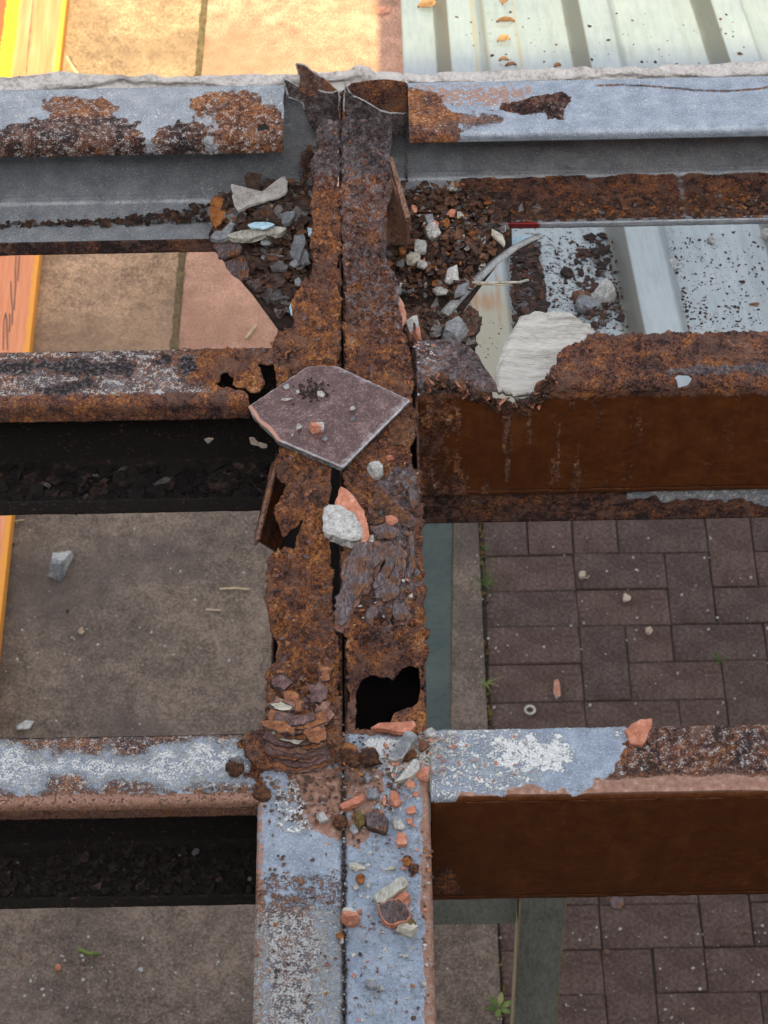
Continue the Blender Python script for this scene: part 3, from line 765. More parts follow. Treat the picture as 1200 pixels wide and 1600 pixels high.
# top left purlin: galvanised, open towards the camera
def paint(P, Sg, Tg):
    w, t = W(Sg.shape); x, y, z = lines(P)
    ya = y+np.minimum(0, z+.0)*(y < Y_TOP_F+.003)          # run the patches on down over the front lip
    A = blob(x, ya, px_poly([(66, 158), (95, 152), (160, 152), (180, 168), (168, 186), (130, 190), (80, 188)]), .004, .006, 2)
    Bq = blob(x, ya, px_poly([(-60, 196), (0, 200), (40, 190), (80, 184), (150, 180), (200, 184), (222, 205), (228, 240), (-60, 250)]), .004, .005, 3)
    C = blob(x, ya, px_poly([(255, 192), (300, 188), (326, 195), (330, 240), (235, 240), (232, 215)]), .003, .006, 4)
    D = blob(x, ya, px_poly([(292, 155), (330, 144), (395, 142), (420, 160), (446, 182), (450, 240), (335, 240), (338, 205), (330, 182), (300, 168)]), .005, .006, 5)
    w[..., 0] = np.maximum.reduce([A, Bq, C, D]); t[..., 0] = .5+.16*np.maximum(A, D)-.28*np.maximum(Bq, C)
    w[..., 3] = .45*sst(blob(x, ya, px_poly([(310, 180), (345, 185), (345, 225), (320, 225)]), .01, .004), 0, 1)
    w[..., 2] = .40
    return w, t
def paintw(P, Sg, Tg):
    w, t = W(Sg.shape); x, y, z = lines(P)
    e = sst(x, -.060, -.030)
    w[..., 0] = .60*e*sst(-z, .05, .11)+.2*e; w[..., 3] = .35*e
    low = sst(-z+.003*fbm2(x, z, 60, 3, 2), .124, .130)*sst(Y_TOP_F+.006-y, -.002, .002)
    w[..., 0] = np.maximum(w[..., 0], .92*low); t[..., 0] = .5-.30*low
    t[..., 2] = .30*sst(-z, .137, .146)*sst(y, Y_TOP_F+.02, Y_TOP_F+.05)
    w[..., 2] = np.maximum(w[..., 2], .35*(1-low))
    return w, t
XE = at(443, 200, 0)[0]
def tm(x, y, z): return (x+.0012*fbm2(x, y, 150, 3, 5) < XE) & ~(inpoly(x+.001*fbm2(x, y, 300, 2, 1), y, px_poly([(402, 196), (416, 193), (422, 201), (412, 206), (403, 205)])))
P_TL = purlin('galvanised channel beam at top left with orange and dark rust patches', 'open', -.75, -.012, Y_TOP_B, Y_TOP_F, .152, .020, paint, paintw, tm, None, loc_x=-.3,
              amp=lambda x, y: .05+.5*blob(x, y, px_poly([(292, 155), (440, 142), (450, 240), (335, 240)]), .006, .005, 5))
# top right purlin
def paint(P, Sg, Tg):
    w, t = W(Sg.shape); x, y, z = lines(P)
    ya = y+np.minimum(0, z)*(y < Y_TOP_F+.003)
    A = blob(x, ya, px_poly([(630, 140), (675, 142), (700, 165), (722, 190), (716, 230), (630, 230)]), .006, .006, 2)
    Bq = blob(x, ya, px_poly([(768, 172), (800, 158), (842, 148), (884, 143), (894, 158), (882, 172), (877, 186), (860, 188), (852, 178), (800, 177)]), .002, .003, 3)
    C = .56*blob(x, ya, px_poly([(700, 172), (790, 180), (800, 190), (730, 204)]), .006, .005, 4)
    l1 = .55*np.exp(-((y-(at(1060, 137, 0)[1]+.006*np.sin(x*30)))/.0035)**2)*sst(x, at(915, 140, 0)[0], at(940, 140, 0)[0])
    w[..., 0] = np.maximum.reduce([A, Bq, C, l1]); t[..., 0] = .55+.10*A-.30*Bq; t[..., 1] = .25*Bq
    t[..., 1] = np.maximum(t[..., 1], .13*(1-Bq)*(1-A)*(1-C)); w[..., 3] = np.maximum(.55*blob(x, ya, px_poly([(640, 130), (840, 130), (830, 160), (740, 170), (650, 165)]), .012, .006), .0)
    w[..., 2] = .34
    return w, t
def paintw(P, Sg, Tg):
    w, t = W(Sg.shape); x, y, z = lines(P)
    low = sst(-z+.004*fbm2(x, z, 60, 3, 4), .124, .129)*sst(y, Y_TOP_F+.012, Y_TOP_F+.016)*sst(x, .10, .13)
    st = .5*np.exp(-((x-at(633, 0, 0)[0]+.002)/.004)**2)*sst(y, Y_TOP_B-.01, Y_TOP_B-.004)
    w[..., 0] = np.maximum(low, st); t[..., 0] = .44; t[..., 2] = .30*low
    n = fbm2(x, z, 200, 3, 8)
    red = sst(x, at(795, 358, -.128)[0]-.004, at(795, 358, -.128)[0])*sst(at(842, 358, -.128)[0]+.002*n-x, -.001, .001)*(y < Y_TOP_F+.004)
    w[..., 2] = .2*(1-low); t[..., 3] = red
    return w, t
P_TR = purlin('galvanised channel beam at top right with one dark rust scab and red painted lip', 'open', at(606, 200, 0)[0], .75, Y_TOP_B, Y_TOP_F, .128, .011, paint, paintw, lambda x, y, z: (x+.0012*fbm2(x, y, 150, 3, 5) > at(639, 200, 0)[0]), None, loc_x=.35,
              amp=lambda x, y: .05+.9*blob(x, y, px_poly([(768, 172), (800, 158), (884, 143), (894, 158), (877, 186), (852, 178)]), .002, .003, 3))
# middle left
def paint(P, Sg, Tg):
    w, t = W(Sg.shape); x, y, z = lines(P)
    n = fbm2(x, y, 45, 4, 21)
    fr = sst(Y_MIDL_F+.010-y+.002*n, -.002, .003)
    w[..., 0] = np.maximum(.61+.10*n, fr); t[..., 0] = .42+.10*fr-.05*(z < -.005)
    orange = blob(x, y, px_poly([(285, 545), (420, 540), (425, 615), (360, 612), (300, 590)]), .012, .01, 6)
    w[..., 0] = np.maximum(w[..., 0], orange); t[..., 0] = np.maximum(t[..., 0], .5+.22*orange)
    w[..., 2] = .45*(1-fr)*(1-orange)
    bk = np.maximum.reduce([blob(x, y, px_poly(q), .003, .006, 7) for q in ([(-60, 575), (40, 564), (130, 560), (215, 568), (200, 588), (120, 584), (50, 582), (-60, 590)], [(60, 606), (140, 592), (146, 606), (90, 616)], [(235, 562), (262, 558), (262, 572), (240, 574)], [(286, 560), (306, 556), (308, 582), (290, 584)])])
    t[..., 1] = .9*bk; w[..., 0] = np.maximum(w[..., 0], bk); w[..., 2] *= (1-bk); t[..., 2] = .56*bk
    return w, t
def paintshade(P, Sg, Tg):
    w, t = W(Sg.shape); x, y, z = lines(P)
    w[..., 0] = 1; t[..., 0] = .30; t[..., 2] = .70; return w, t  # dark rust with the shade inside the open channel painted in
ML_OUT = px_poly([(-900, 640), (-900, 540), (0, 540), (380, 532), (424, 536), (430, 545), (424, 562), (428, 568), (415, 570), (405, 566), (400, 572), (408, 580), (414, 600), (404, 612), (394, 613), (383, 606), (372, 604), (362, 598), (366, 590), (360, 588), (354, 580), (344, 583), (343, 594), (335, 601), (350, 607), (372, 608), (386, 614), (392, 640), (392, 700), (-900, 700)])
def tm(x, y, z):
    n = .0016*fbm2(x, y, 160, 4, 3); n2 = .0016*fbm2(x+3, y, 160, 4, 3)
    yy = np.where(z < -.004, np.minimum(y, Y_MIDL_F+.002), y)
    return inpoly(x+n, yy+n2, ML_OUT)
ML_WH = [xz(q, Y_MIDL_B-.001) for q in ([(316, 684), (330, 681), (338, 684), (328, 692), (324, 697)], [(356, 690), (372, 688), (374, 692), (360, 692)], [(388, 682), (396, 680), (402, 690), (420, 692), (420, 700), (410, 704), (402, 697), (392, 696)])]
def wm(x, y, z):
    m = np.ones(x.shape, bool)
    for q in ML_WH: m &= ~inpoly(x+.0008*fbm2(x, z, 300, 2, 2), z, q)
    return m
P_ML = purlin('rusted channel beam at the middle left with black scabs and an orange torn end', 'open', -.75, at(432, 560, 0)[0], Y_MIDL_B, Y_MIDL_F, .150, .022, paint, paintshade, tm, wm, loc_x=-.3,
              amp=lambda x, y: .20+.5*blob(x, y, px_poly([(285, 545), (420, 540), (425, 615), (300, 600)]), .01, .005, 5))
# middle right: the web faces the camera
MR_A = px_poly([(640, 535), (668, 531), (692, 529), (716, 534), (735, 542), (748, 556), (757, 574), (770, 590), (776, 600), (775, 611), (760, 616), (700, 640), (645, 640), (640, 600)])
MR_B = px_poly([(1700, 500), (1700, 640), (828, 640), (834, 622), (838, 612), (834, 600), (846, 594), (856, 588), (860, 576), (872, 566), (868, 556), (876, 548), (884, 540), (900, 536), (914, 530), (920, 516), (930, 505)])
MR_H = px_poly([(1053, 588), (1060, 584), (1076, 585), (1082, 590), (1076, 598), (1060, 599)])
def tm(x, y, z):
    n = .0022*fbm2(x, y, 150, 4, 3); n2 = .0022*fbm2(x+3, y, 150, 4, 3)
    m = inpoly(x+n*.5, y+n2*.5, MR_A) | inpoly(x+n, y+n2, MR_B)
    m &= ~inpoly(x+n*.4, y+n2*.4, MR_H)
    return m
MRW = xz([(654, 600), (690, 590), (735, 598), (752, 612), (768, 622), (780, 632), (800, 637), (830, 632), (850, 618), (866, 600), (1700, 580), (1700, 900), (652, 900)], Y_MIDR_F)
def wm(x, y, z):
    yy = z+.006*fbm2(x, z, 90, 4, 4)*sst(.19-x, 0, .03)
    front = y < Y_MIDR_F+.004
    return np.where(front, inpoly(x, np.where(yy > -.005, -.005, yy), MRW) | (z < -.035), True)
def paint(P, Sg, Tg):
    w, t = W(Sg.shape); x, y, z = lines(P)
    n = fbm2(x, y, 40, 4, 25)
    w[..., 0] = 1; t[..., 0] = .47+.2*n
    left = sst(.135-x, -.006, .006)
    t[..., 1] = .58*left; t[..., 0] = np.where(left > .5, .46+.15*n, t[..., 0]); w[..., 3] = .4*left
    w[..., 0] = np.where(left > .5, .75, w[..., 0])
    br = blob(x, y, px_poly([(660, 585), (690, 570), (710, 590), (680, 605)]), .008, .004)
    t[..., 0] += .15*br
    pal = blob(x, y, px_poly([(900, 515), (960, 512), (930, 526), (880, 545)]), .006, .004)+.8*blob(x, y, px_poly([(1090, 515), (1130, 520), (1260, 570), (1260, 585), (1160, 550)]), .003, .003)
    w[..., 2] = .42*np.clip(pal, 0, 1); w[..., 3] = np.maximum(w[..., 3], .8*np.clip(pal, 0, 1)); w[..., 0] = w[..., 0]-.45*np.clip(pal, 0, 1)
    t[..., 1] = np.maximum(t[..., 1], .7*blob(x, y, px_poly([(1040, 572), (1150, 568), (1200, 560), (1200, 585), (1040, 585)]), .004, .004))
    return w, t
def paintw(P, Sg, Tg):
    w, t = W(Sg.shape); x, y, z = lines(P)
    n = fbm2(x*2.2, z*.5, 60, 4, 17)
    w[..., 1] = 1
    up = sst(z+.004*n, -.026, -.010)
    lf = sst(.105-x+.010*n, 0, .016)
    w[..., 0] = np.maximum(.66*up, .50*lf+.2*n*lf); t[..., 0] = .60
    n3 = fbm2(x*1.6, z*.22, 70, 5, 19); dr = .72*sst(n3, -.25, .40)*(.62+.38*sst(.30-x, 0, .2))
    w[..., 3] = .60*sst(fbm2(x*2.5, z*.18, 70, 4, 23), .12, .42)*(.3+.7*sst(.22-x, 0, .1))
    w[..., 0] = np.maximum(w[..., 0], dr*.9)
    w[..., 2] = .34*lf*sst(n, -.1, .3)
    hid = (y > Y_MIDR_F+.012)
    w[..., 0] = np.where(hid, 1, w[..., 0]); w[..., 1] = np.where(hid, 0, w[..., 1])
    return w, t
P_MR = purlin('brown painted channel beam at middle right, its rusted top flange torn open', 'back', at(652, 600, 0)[0], .75, Y_MIDR_B, Y_MIDR_F, .146, .018, paint, paintw, tm, wm, loc_x=.35,
              amp=lambda x, y: .12+.48*sst(x, .13, .16)*sst(.42-x, 0, .1))
# flat bar under it, dark with worn pale paint at the right
zb0, zb1 = aty(800, 813, Y_MIDR_F+.008)[2], aty(800, 768, Y_MIDR_F+.008)[2]
def paintbar(P, Sg, Tg):
    w, t = W(Sg.shape); x, y, z = lines(P)
    n = fbm2(x, z, 90, 4, 12)
    pale = sst(x+.02*n, aty(985, 790, Y_MIDR_F)[0], aty(1000, 790, Y_MIDR_F)[0])*sst(z+.012*n+.09*(x-.33)-.004, (zb0+zb1)/2-.004, (zb0+zb1)/2+.004)
    w[..., 0] = 1-pale; w[..., 2] = .45*pale; t[..., 0] = .30; t[..., 2] = .30*(1-pale); return w, t
fb = sheet('flat_bar', steps(at(650, 800, -.15)[0], .75, .002, 0, .4), steps(zb0, zb1, .002), lambda Sg, Tg: (np.stack([Sg, 0*Sg+Y_MIDR_F+.006, Tg], -1), np.stack([0*Sg, -1+0*Sg, 0*Sg], -1)), M_STEEL, P_MR, None, .004, None, paintbar)
for bx, by in ((690, 783), (740, 785)):
    p_ = aty(bx, by, Y_MIDR_F+.0055)
    bm = bmesh.new(); bmesh.ops.create_uvsphere(bm, u_segments=14, v_segments=8, radius=.0042, matrix=Matrix.Translation(p_) @ Matrix.Diagonal((1, .45, 1, 1)))
    me = bpy.data.meshes.new('rivet'); bm.to_mesh(me); bm.free(); me.shade_smooth(); link('rivet', me, M_FLAKE[0], P_MR)
# bottom left
def paint(P, Sg, Tg):
    w, t = W(Sg.shape); x, y, z = lines(P)
    n = fbm2(x, y, 38, 4, 29)
    u = (y-Y_BOT_F)/(Y_BOT_B-Y_BOT_F)+.30*n
    band = sst(u+.12*fbm2(x, y, 110, 4, 30), .16, .52)*sst(.92-u+.12*fbm2(x, y, 110, 4, 31), 0, .30)*sst(x+.45, 0, .06)
    w[..., 0] = .60-.28*band; t[..., 0] = .56
    w[..., 2] = .42+.11*band; t[..., 1] = .14*band
    w[..., 3] = .55*(1-band)
    lowf = sst(.16-u+.25*n, -.08, .08); w[..., 3] = np.maximum(w[..., 3], .95*lowf); w[..., 0] = w[..., 0]*(1-.35*lowf); w[..., 2] *= 1-.6*lowf
    lip = (z < -.007); w[..., 2] = np.where(lip, .1, w[..., 2]); w[..., 0] = np.where(lip, .5, w[..., 0]); w[..., 3] = np.where(lip, 1, w[..., 3])
    end = blob(x, y, px_poly([(372, 1150), (430, 1135), (430, 1290), (398, 1290), (408, 1230), (385, 1200)]), .005, .006)
    w[..., 0] = np.maximum(w[..., 0], end); w[..., 2] *= 1-end; t[..., 0] = np.maximum(t[..., 0], .5*end)
    return w, t
P_BL = purlin('channel beam at the bottom left with flaking pale blue white paint over rust', 'open', -.75, at(411, 1200, 0)[0], Y_BOT_B, Y_BOT_F, .152, .019, paint, paintshade, None, None, loc_x=-.3,
              amp=lambda x, y: .10+1.5*blob(x, y, px_poly([(372, 1150), (430, 1135), (430, 1290), (398, 1290), (408, 1230), (385, 1200)]), .008, .006))
# bottom right
def paint(P, Sg, Tg):
    w, t = W(Sg.shape); x, y, z = lines(P)
    n = fbm2(x, y, 38, 4, 33)
    pale = blob(x, y, px_poly([(640, 1120), (985, 1120), (975, 1165), (960, 1205), (905, 1236), (870, 1240), (830, 1228), (760, 1238), (700, 1248), (640, 1250)]), .003, .004, 2)
    blue = blob(x, y, px_poly([(850, 1140), (960, 1140), (965, 1190), (920, 1234), (850, 1236)]), .008, .006, 4)
    w[..., 3] = 1-pale
    top = sst(y+.004*n, Y_BOT_F+.008, Y_BOT_F+.020)
    w[..., 0] = np.where(pale > .5, .16, .60*top+.10)
    wp = blob(x, y, px_poly([(780, 1150), (880, 1150), (900, 1190), (860, 1220), (770, 1200)]), .008, .008, 9)
    w[..., 2] = np.maximum(pale*(.48-.30*blue), .62*wp)
    w[..., 2] = np.maximum(w[..., 2], (1-pale)*.40*top)
    t[..., 0] = .47+.2*n; t[..., 1] = np.where(pale > .5, .18, 0)
    front = sst(Y_BOT_F+.0045-y+.001*n, 0, .003)*(1-pale)+(z < -.0055)
    w[..., 1] = np.clip(front, 0, 1)
    w[..., 2] *= 1-np.clip(front, 0, 1); w[..., 0] *= 1-np.clip(front, 0, 1)
    return w, t
def paintw(P, Sg, Tg):
    w, t = W(Sg.shape); x, y, z = lines(P)
    w[..., 1] = 1
    cor = blob(x, z, xz([(676, 1360), (700, 1350), (735, 1398), (676, 1402)], Y_BOT_F), .006, .004)
    w[..., 0] = .62*cor; t[..., 0] = .42
    return w, t
P_BR = purlin('dark brown painted channel beam at the bottom right with a pale blue and white top', 'back', at(672, 1200, 0)[0], .75, Y_BOT_B, Y_BOT_F, .150, .018, paint, paintw, None, None, loc_x=.35, amp=lambda x, y: 0*x+.12)

# ---- torn and curled plate ends, cleats: parts of the twin beam
def curl(name, poly, y, parent, seed, lean=.4, amp=.006, tone=.2, grey=.55, bright=True, res=.0009):
    """a torn plate standing up from the beam end, outlined where it stands and bent out of plane"""
    q = xz(poly, y); x0, z0 = q.min(0)-.001; x1, z1 = q.max(0)+.001
    def mask(Sc, Tc): return inpoly(Sc+.0012*fbm2(Sc, Tc, 220, 3, seed), Tc+.0012*fbm2(Sc, Tc, 220, 3, seed+4), q)
    def pos(Sg, Tg):
        yy = y+lean*(Tg-z0)*.35+amp*np.cos((Sg-x0)/(x1-x0)*math.pi*2+seed)+amp*.8*fbm2(Sg, Tg, 26, 2, seed)
        k = CAM[1]+0*yy
        P = np.stack([Sg, yy, Tg], -1)
        N = np.zeros_like(P); N[..., 1] = -.95; N[..., 2] = .3
        return P, N
    def wear(P, Sg, Tg):
        w, t = W(Sg.shape)
        edge = sst(.0016-sdist(Sg, Tg, q), -.0006, .0006)
        top = sst(Tg-(z0+(z1-z0)*.5), -.01, .005)
        w[..., 0] = 1; w[..., 2] = .75*edge*top*(1 if bright else 0); t[..., 0] = tone+.25; t[..., 1] = min(1, grey*2); t[..., 2] = .24+.3*fbm2(Sg, Tg, 80, 2, 3)
        return w, t
    return sheet(name, np.arange(x0, x1, res), np.arange(z0, z1, res), pos, M_STEEL, parent, mask, .0012, lambda P, Sg, Tg: .0008*fbm2(Sg, Tg, 260, 3, seed), wear)
curl('torn_plate', [(441, 121), (452, 128), (466, 138), (486, 144), (508, 148), (518, 147), (529, 140), (531, 150), (530, 225), (515, 226), (497, 214), (482, 196), (475, 178), (472, 165), (462, 158), (449, 152)], 1.862, BL, 3, .15, .003, .12, .35)
curl('torn_plate', [(461, 98), (466, 96), (476, 98), (486, 108), (497, 119), (508, 130), (519, 139), (527, 142), (524, 152), (508, 150), (484, 148), (466, 140), (467, 120)], 1.866, BL, 8, .1, .003, .36, .2)
curl('torn_plate', [(536, 170), (538, 134), (540, 131), (545, 146), (553, 157), (572, 164), (594, 172), (616, 175), (638, 179), (637, 186), (634, 204), (625, 208), (612, 220), (590, 226), (560, 226), (540, 222)], 1.850, BR, 5, .15, .004, .16, .45)
# dark scale inside the cavity behind the right curl
curl('scale_lining', [(522, 150), (550, 128), (636, 128), (636, 190), (522, 190)], 1.8745, BR, 21, 0, .003, .3, .0, False)
def cleat(name, p3, parent, mat_wear, thick=.004):
    "a flat plate given by four corner points"
    A, B_, C, D = [np.array(q, float) for q in p3]
    n = np.cross(B_-A, D-A); n /= np.linalg.norm(n)
    def pos(Sg, Tg):
        P = (A*(1-Sg)[..., None]+B_*Sg[..., None])*(1-Tg)[..., None]+(D*(1-Sg)[..., None]+C*Sg[..., None])*Tg[..., None]
        return P, np.broadcast_to(n, P.shape).copy()
    m = max(np.linalg.norm(B_-A), .01); l = max(np.linalg.norm(D-A), .01)
    return sheet(name, np.linspace(0, 1, int(m/.0016)+2), np.linspace(0, 1, int(l/.0016)+2), pos, M_STEEL, parent,
                 lambda Sc, Tc: (Tc > .05*fbm2(Sc, Tc, 7, 3, 2)+.02) & (Tc < .96+.05*fbm2(Sc, Tc, 9, 3, 3)), thick, lambda P, Sg, Tg: .0005*fbm2(P[..., 0]+P[..., 1], P[..., 2], 160, 3, 5), mat_wear)
def brownw(P, Sg, Tg):
    w, t = W(Sg.shape); w[..., 0] = .42+.2*fbm2(Sg, Tg, 4, 3, 3); w[..., 1] = .9; t[..., 0] = .42; return w, t
def cleatw(P, Sg, Tg):
    w, t = W(Sg.shape); w[..., 3] = 1; w[..., 0] = .46; t[..., 0] = .60; return w, t
# leaning cleat showing below the torn left edge
a_, b_, c_, d_ = at(431, 722, -.012), at(402, 842, -.030), at(440, 865, -.075), at(470, 735, -.060)
cleat('cleat_plate', [a_, b_, c_, d_], BL, brownw)
e_, f_ = at(396, 852, -.033), at(428, 722, -.014)
cleat('cleat_flange', [f_+[0, 0, .001], e_+[0, 0, .001], b_+[.001, 0, .001], a_+[.001, 0, .001]], BL, cleatw, .003)
# brown cleat standing at the right of the twin beam below the top right purlin
g0, g1, g2, g3 = at(611, 246, -.008), at(641, 345, -.012), at(641, 384, -.050), at(603, 388, -.058)
cleat('cleat_plate', [at(609, 262, -.010), g1, g2, g3], BR, cleatw)
cleat('cleat_flange', [at(607, 250, -.006), at(612, 246, -.006), at(642, 346, -.011), at(634, 350, -.011)], BR, cleatw, .004)

# rust layers: thick laminated scales (parts of the beams they are still stuck to)
def scale_plate(name, poly, z, parent, thick=.0016, seed=0, tone=.35, grey=.9, tilt=(0, 0), bend=.002, res=.0009, white=0.0, dirt=.1):
    q = xy(poly, z); c = q.mean(0); x0, y0 = q.min(0)-.001; x1, y1 = q.max(0)+.001
    def mask(Sc, Tc): return inpoly(Sc+.0011*fbm2(Sc, Tc, 240, 3, seed), Tc+.0011*fbm2(Sc, Tc, 240, 3, seed+4), q)
    def pos(Sg, Tg):
        zz = z+tilt[0]*(Sg-c[0])+tilt[1]*(Tg-c[1])+bend*fbm2(Sg, Tg, 45, 2, seed)
        N = np.zeros(Sg.shape+(3,)); N[..., 2] = 1
        return np.stack([Sg, Tg, zz], -1), N
    def wear(P, Sg, Tg):
        w, t = W(Sg.shape); n = fbm2(Sg, Tg, 90, 3, seed+9)
        w[..., 0] = 1; w[..., 2] = white; w[..., 3] = 0; t[..., 0] = tone+.25*n; t[..., 1] = grey+.3*n; t[..., 2] = dirt
        return w, t
    return sheet(name, np.arange(x0, x1, res), np.arange(y0, y1, res), pos, M_STEEL, parent, mask, thick, lambda P, Sg, Tg: .0007*fbm2(Sg, Tg, 330, 3, seed)+.0006*fbm2(Sg*3, Tg, 150, 2, seed), wear)
SC = [([(537, 877), (550, 862), (567, 851), (585, 852), (597, 861), (596, 872), (588, 886), (577, 912), (560, 930), (549, 942), (545, 962), (533, 974), (527, 970), (523, 955), (525, 938), (530, 925), (536, 905), (534, 890)], .0065, .002, (.05, .04)),
      ([(596, 848), (612, 845), (622, 852), (624, 866), (616, 884), (608, 900), (596, 916), (585, 922), (582, 916), (592, 900), (600, 884), (602, 866)], .0055, .0015, (-.05, 0)),
      ([(618, 852), (628, 862), (630, 884), (622, 905), (610, 922), (598, 936), (588, 938), (600, 915), (612, 895), (618, 875)], .0035, .0014, (0, .02)),
      ([(583, 764), (592, 758), (604, 770), (620, 786), (638, 800), (642, 812), (634, 816), (616, 808), (602, 804), (596, 792), (588, 782)], .004, .0016, (.02, .03)),
      ([(640, 760), (652, 768), (653, 786), (646, 796), (640, 784)], .0045, .0014, (0, 0)),
      ([(641, 832), (648, 830), (650, 850), (648, 880), (640, 904), (634, 900), (640, 870)], .004, .0014, (.05, 0)),
      ([(577, 950), (590, 948), (588, 962), (582, 978), (574, 972), (571, 964)], .004, .0014, (0, .05)),
      ([(602, 948), (611, 950), (613, 964), (606, 972), (600, 962)], .004, .0014, (0, 0)),
      ([(616, 944), (634, 940), (640, 956), (632, 968), (618, 968), (612, 958)], .0045, .0014, (.03, .02)),
      ([(590, 912), (612, 905), (624, 918), (618, 934), (600, 940), (586, 934)], .0045, .0016, (0, .04)),
      ([(578, 822), (600, 818), (624, 826), (618, 838), (590, 842)], .004, .0014, (0, .04)),
      ([(568, 806), (588, 800), (604, 812), (594, 818), (574, 816)], .003, .0014, (0, .05))]
# lumps of scale on the left purlin ends
for i, (p, z) in enumerate([([(376, 1150), (398, 1142), (424, 1140), (430, 1168), (424, 1196), (404, 1200), (388, 1184)], .007), ([(398, 1226), (412, 1222), (424, 1240), (416, 1250), (400, 1248)], .004)]):
    scale_plate('rust_layer', p, z, P_BL, .004, 260+i, .45, .2, (0, .05), .006)

# ---- flakes, heaps, crumbs
def add_flake(V, Fc, MI, c, r, thick, tilt, mi, rr, asp=1.0):
    n = rr.randint(4, 6); az = rr.random()*6.283
    ta = rr.random()*6.283; tv = (math.cos(ta)*tilt, math.sin(ta)*tilt)
    ring = []
    for i in range(n):
        a = 6.283*(i+rr.uniform(-.34, .34))/n; rad = r*rr.uniform(.60, 1.25)
        x, y = rad*math.cos(a), rad*math.sin(a)*asp
        x, y = x*math.cos(az)-y*math.sin(az), x*math.sin(az)+y*math.cos(az)
        ring.append((x, y))
    b = len(V)
    for x, y in ring: V.append((c[0]+x, c[1]+y, c[2]+tv[0]*x+tv[1]*y+thick+rr.uniform(-.1, .1)*r))
    for x, y in ring: V.append((c[0]+x*.93, c[1]+y*.93, c[2]+tv[0]*x+tv[1]*y))
    Fc.append(tuple(b+i for i in range(n))); MI.append(mi)
    for i in range(n):
        j = (i+1) % n; Fc.append((b+i, b+n+i, b+n+j, b+j)); MI.append(mi)
def pick(poly, rr):
    x0, y0 = np.min(poly, 0); x1, y1 = np.max(poly, 0)
    for _ in range(200):
        x, y = rr.uniform(x0, x1), rr.uniform(y0, y1)
        if inpoly(np.array([x]), np.array([y]), poly)[0]: return x, y
    return (x0+x1)/2, (y0+y1)/2
def heap(name, label, areas, size, mats, wts, seed, tilt=.5, asp=(.5, 1)):
    """areas: (outline in the photo, plane z, count, height function) -> one mesh of loose flakes"""
    rr = random.Random(seed); V, Fc, MI = [], [], []
    for poly, z, n, hf in areas:
        q = xy(poly, z)
        for i in range(n):
            x, y = pick(q, rr); k = i/n
            r = size[0]+(size[1]-size[0])*rr.random()**2.2
            add_flake(V, Fc, MI, (x, y, z+hf(x, y)*(.25+.75*k)), r, r*rr.uniform(.07, .24), rr.uniform(0, tilt), rr.choices(range(len(mats)), wts)[0], rr, rr.uniform(*asp))
    o = link(name, mesh_py(name, V, Fc, False, MI), mats)
    return tag(o, label, name.replace('_', ' '), kind='stuff')
# gusset plates at the lower flange level, each carrying a heap
def gusset(name, poly, z, label):
    q = xy(poly, z); b = bmesh.new(); c = q.mean(0)
    lo = [b.verts.new((x-c[0], y-c[1], -.006)) for x, y in q]; hi = [b.verts.new((x-c[0], y-c[1], 0)) for x, y in q]
    b.faces.new(hi); b.faces.new(lo[::-1])
    for i in range(len(q)): j = (i+1) % len(q); b.faces.new((lo[i], lo[j], hi[j], hi[i]))
    bmesh.ops.recalc_face_normals(b, faces=b.faces)
    me = bpy.data.meshes.new(name); b.to_mesh(me); b.free()
    o = link(name, me, M_FLAKE[0]); o.location = (c[0], c[1], z)
    return tag(o, label, 'steel plate', 'gusset plates under the twin beam')
ZG = -.128
gusset('gusset_plate', [(330, 380), (326, 366), (345, 330), (380, 300), (520, 300), (520, 520), (438, 514), (395, 455)], ZG, 'dark gusset plate with a slanting edge left of the twin beam')
gusset('gusset_plate', [(800, 378), (798, 300), (560, 300), (560, 470), (640, 482), (722, 482), (760, 430)], ZG+.002, 'dark gusset plate under the brown heap right of the twin beam')
gusset('shelf_plate', [(560, 480), (640, 500), (745, 505), (742, 552), (640, 560), (560, 560)], ZG-.012, 'dark shelf plate in the gap just above the torn flange')
heap('rust_heap', 'heap of dark rust flakes on the slanting plate left of the twin beam',
     [([(334, 384), (330, 366), (350, 332), (390, 305), (500, 300), (510, 500), (452, 505), (436, 508), (392, 452)], ZG, 900, lambda x, y: .016+.010*math.sin(x*90)*math.sin(y*80)),
      ([(330, 360), (352, 330), (470, 305), (490, 340), (480, 420), (400, 420)], ZG, 350, lambda x, y: .032)], (.002, .0125), M_FLAKE[:3]+[M_SAND], (7, 2, 1.5, .15), 3, .75, (.4, 1))
heap('rust_heap', 'heap of brown rust flakes and crumbs on the plate right of the twin beam',
     [([(622, 318), (700, 316), (795, 322), (792, 376), (758, 428), (718, 480), (640, 478), (600, 460), (600, 400)], ZG, 1900, lambda x, y: .026+.010*math.sin(x*70)*math.sin(y*90)),
      ([(625, 325), (755, 330), (740, 380), (690, 440), (620, 430)], ZG, 900, lambda x, y: .040)], (.0010, .0066), M_FLAKE[:4]+[M_MORTAR, M_TERRA], (4, 5, 1.0, .5, .35, .15), 4, .85, (.4, 1))
heap('rust_heap', 'small dark heap of flakes in the gap above the torn flange',
     [([(636, 492), (745, 505), (742, 548), (690, 540), (636, 552)], ZG-.012, 520, lambda x, y: .018)], (.0015, .009), M_FLAKE[:3]+[M_MORTAR], (5, 3, 1, .15), 5, .8, (.4, 1))
heap('channel_debris', 'line of dark flakes along the lower flange of the top left beam',
     [([(-60, 349), (200, 343), (340, 322), (345, 350), (200, 352), (-60, 356)], -.147, 300, lambda x, y: .001+.010*max(0, min(1, (x+.24)*6)))], (.0016, .0060), M_FLAKE[:3], (5, 3, 1), 6, .5)
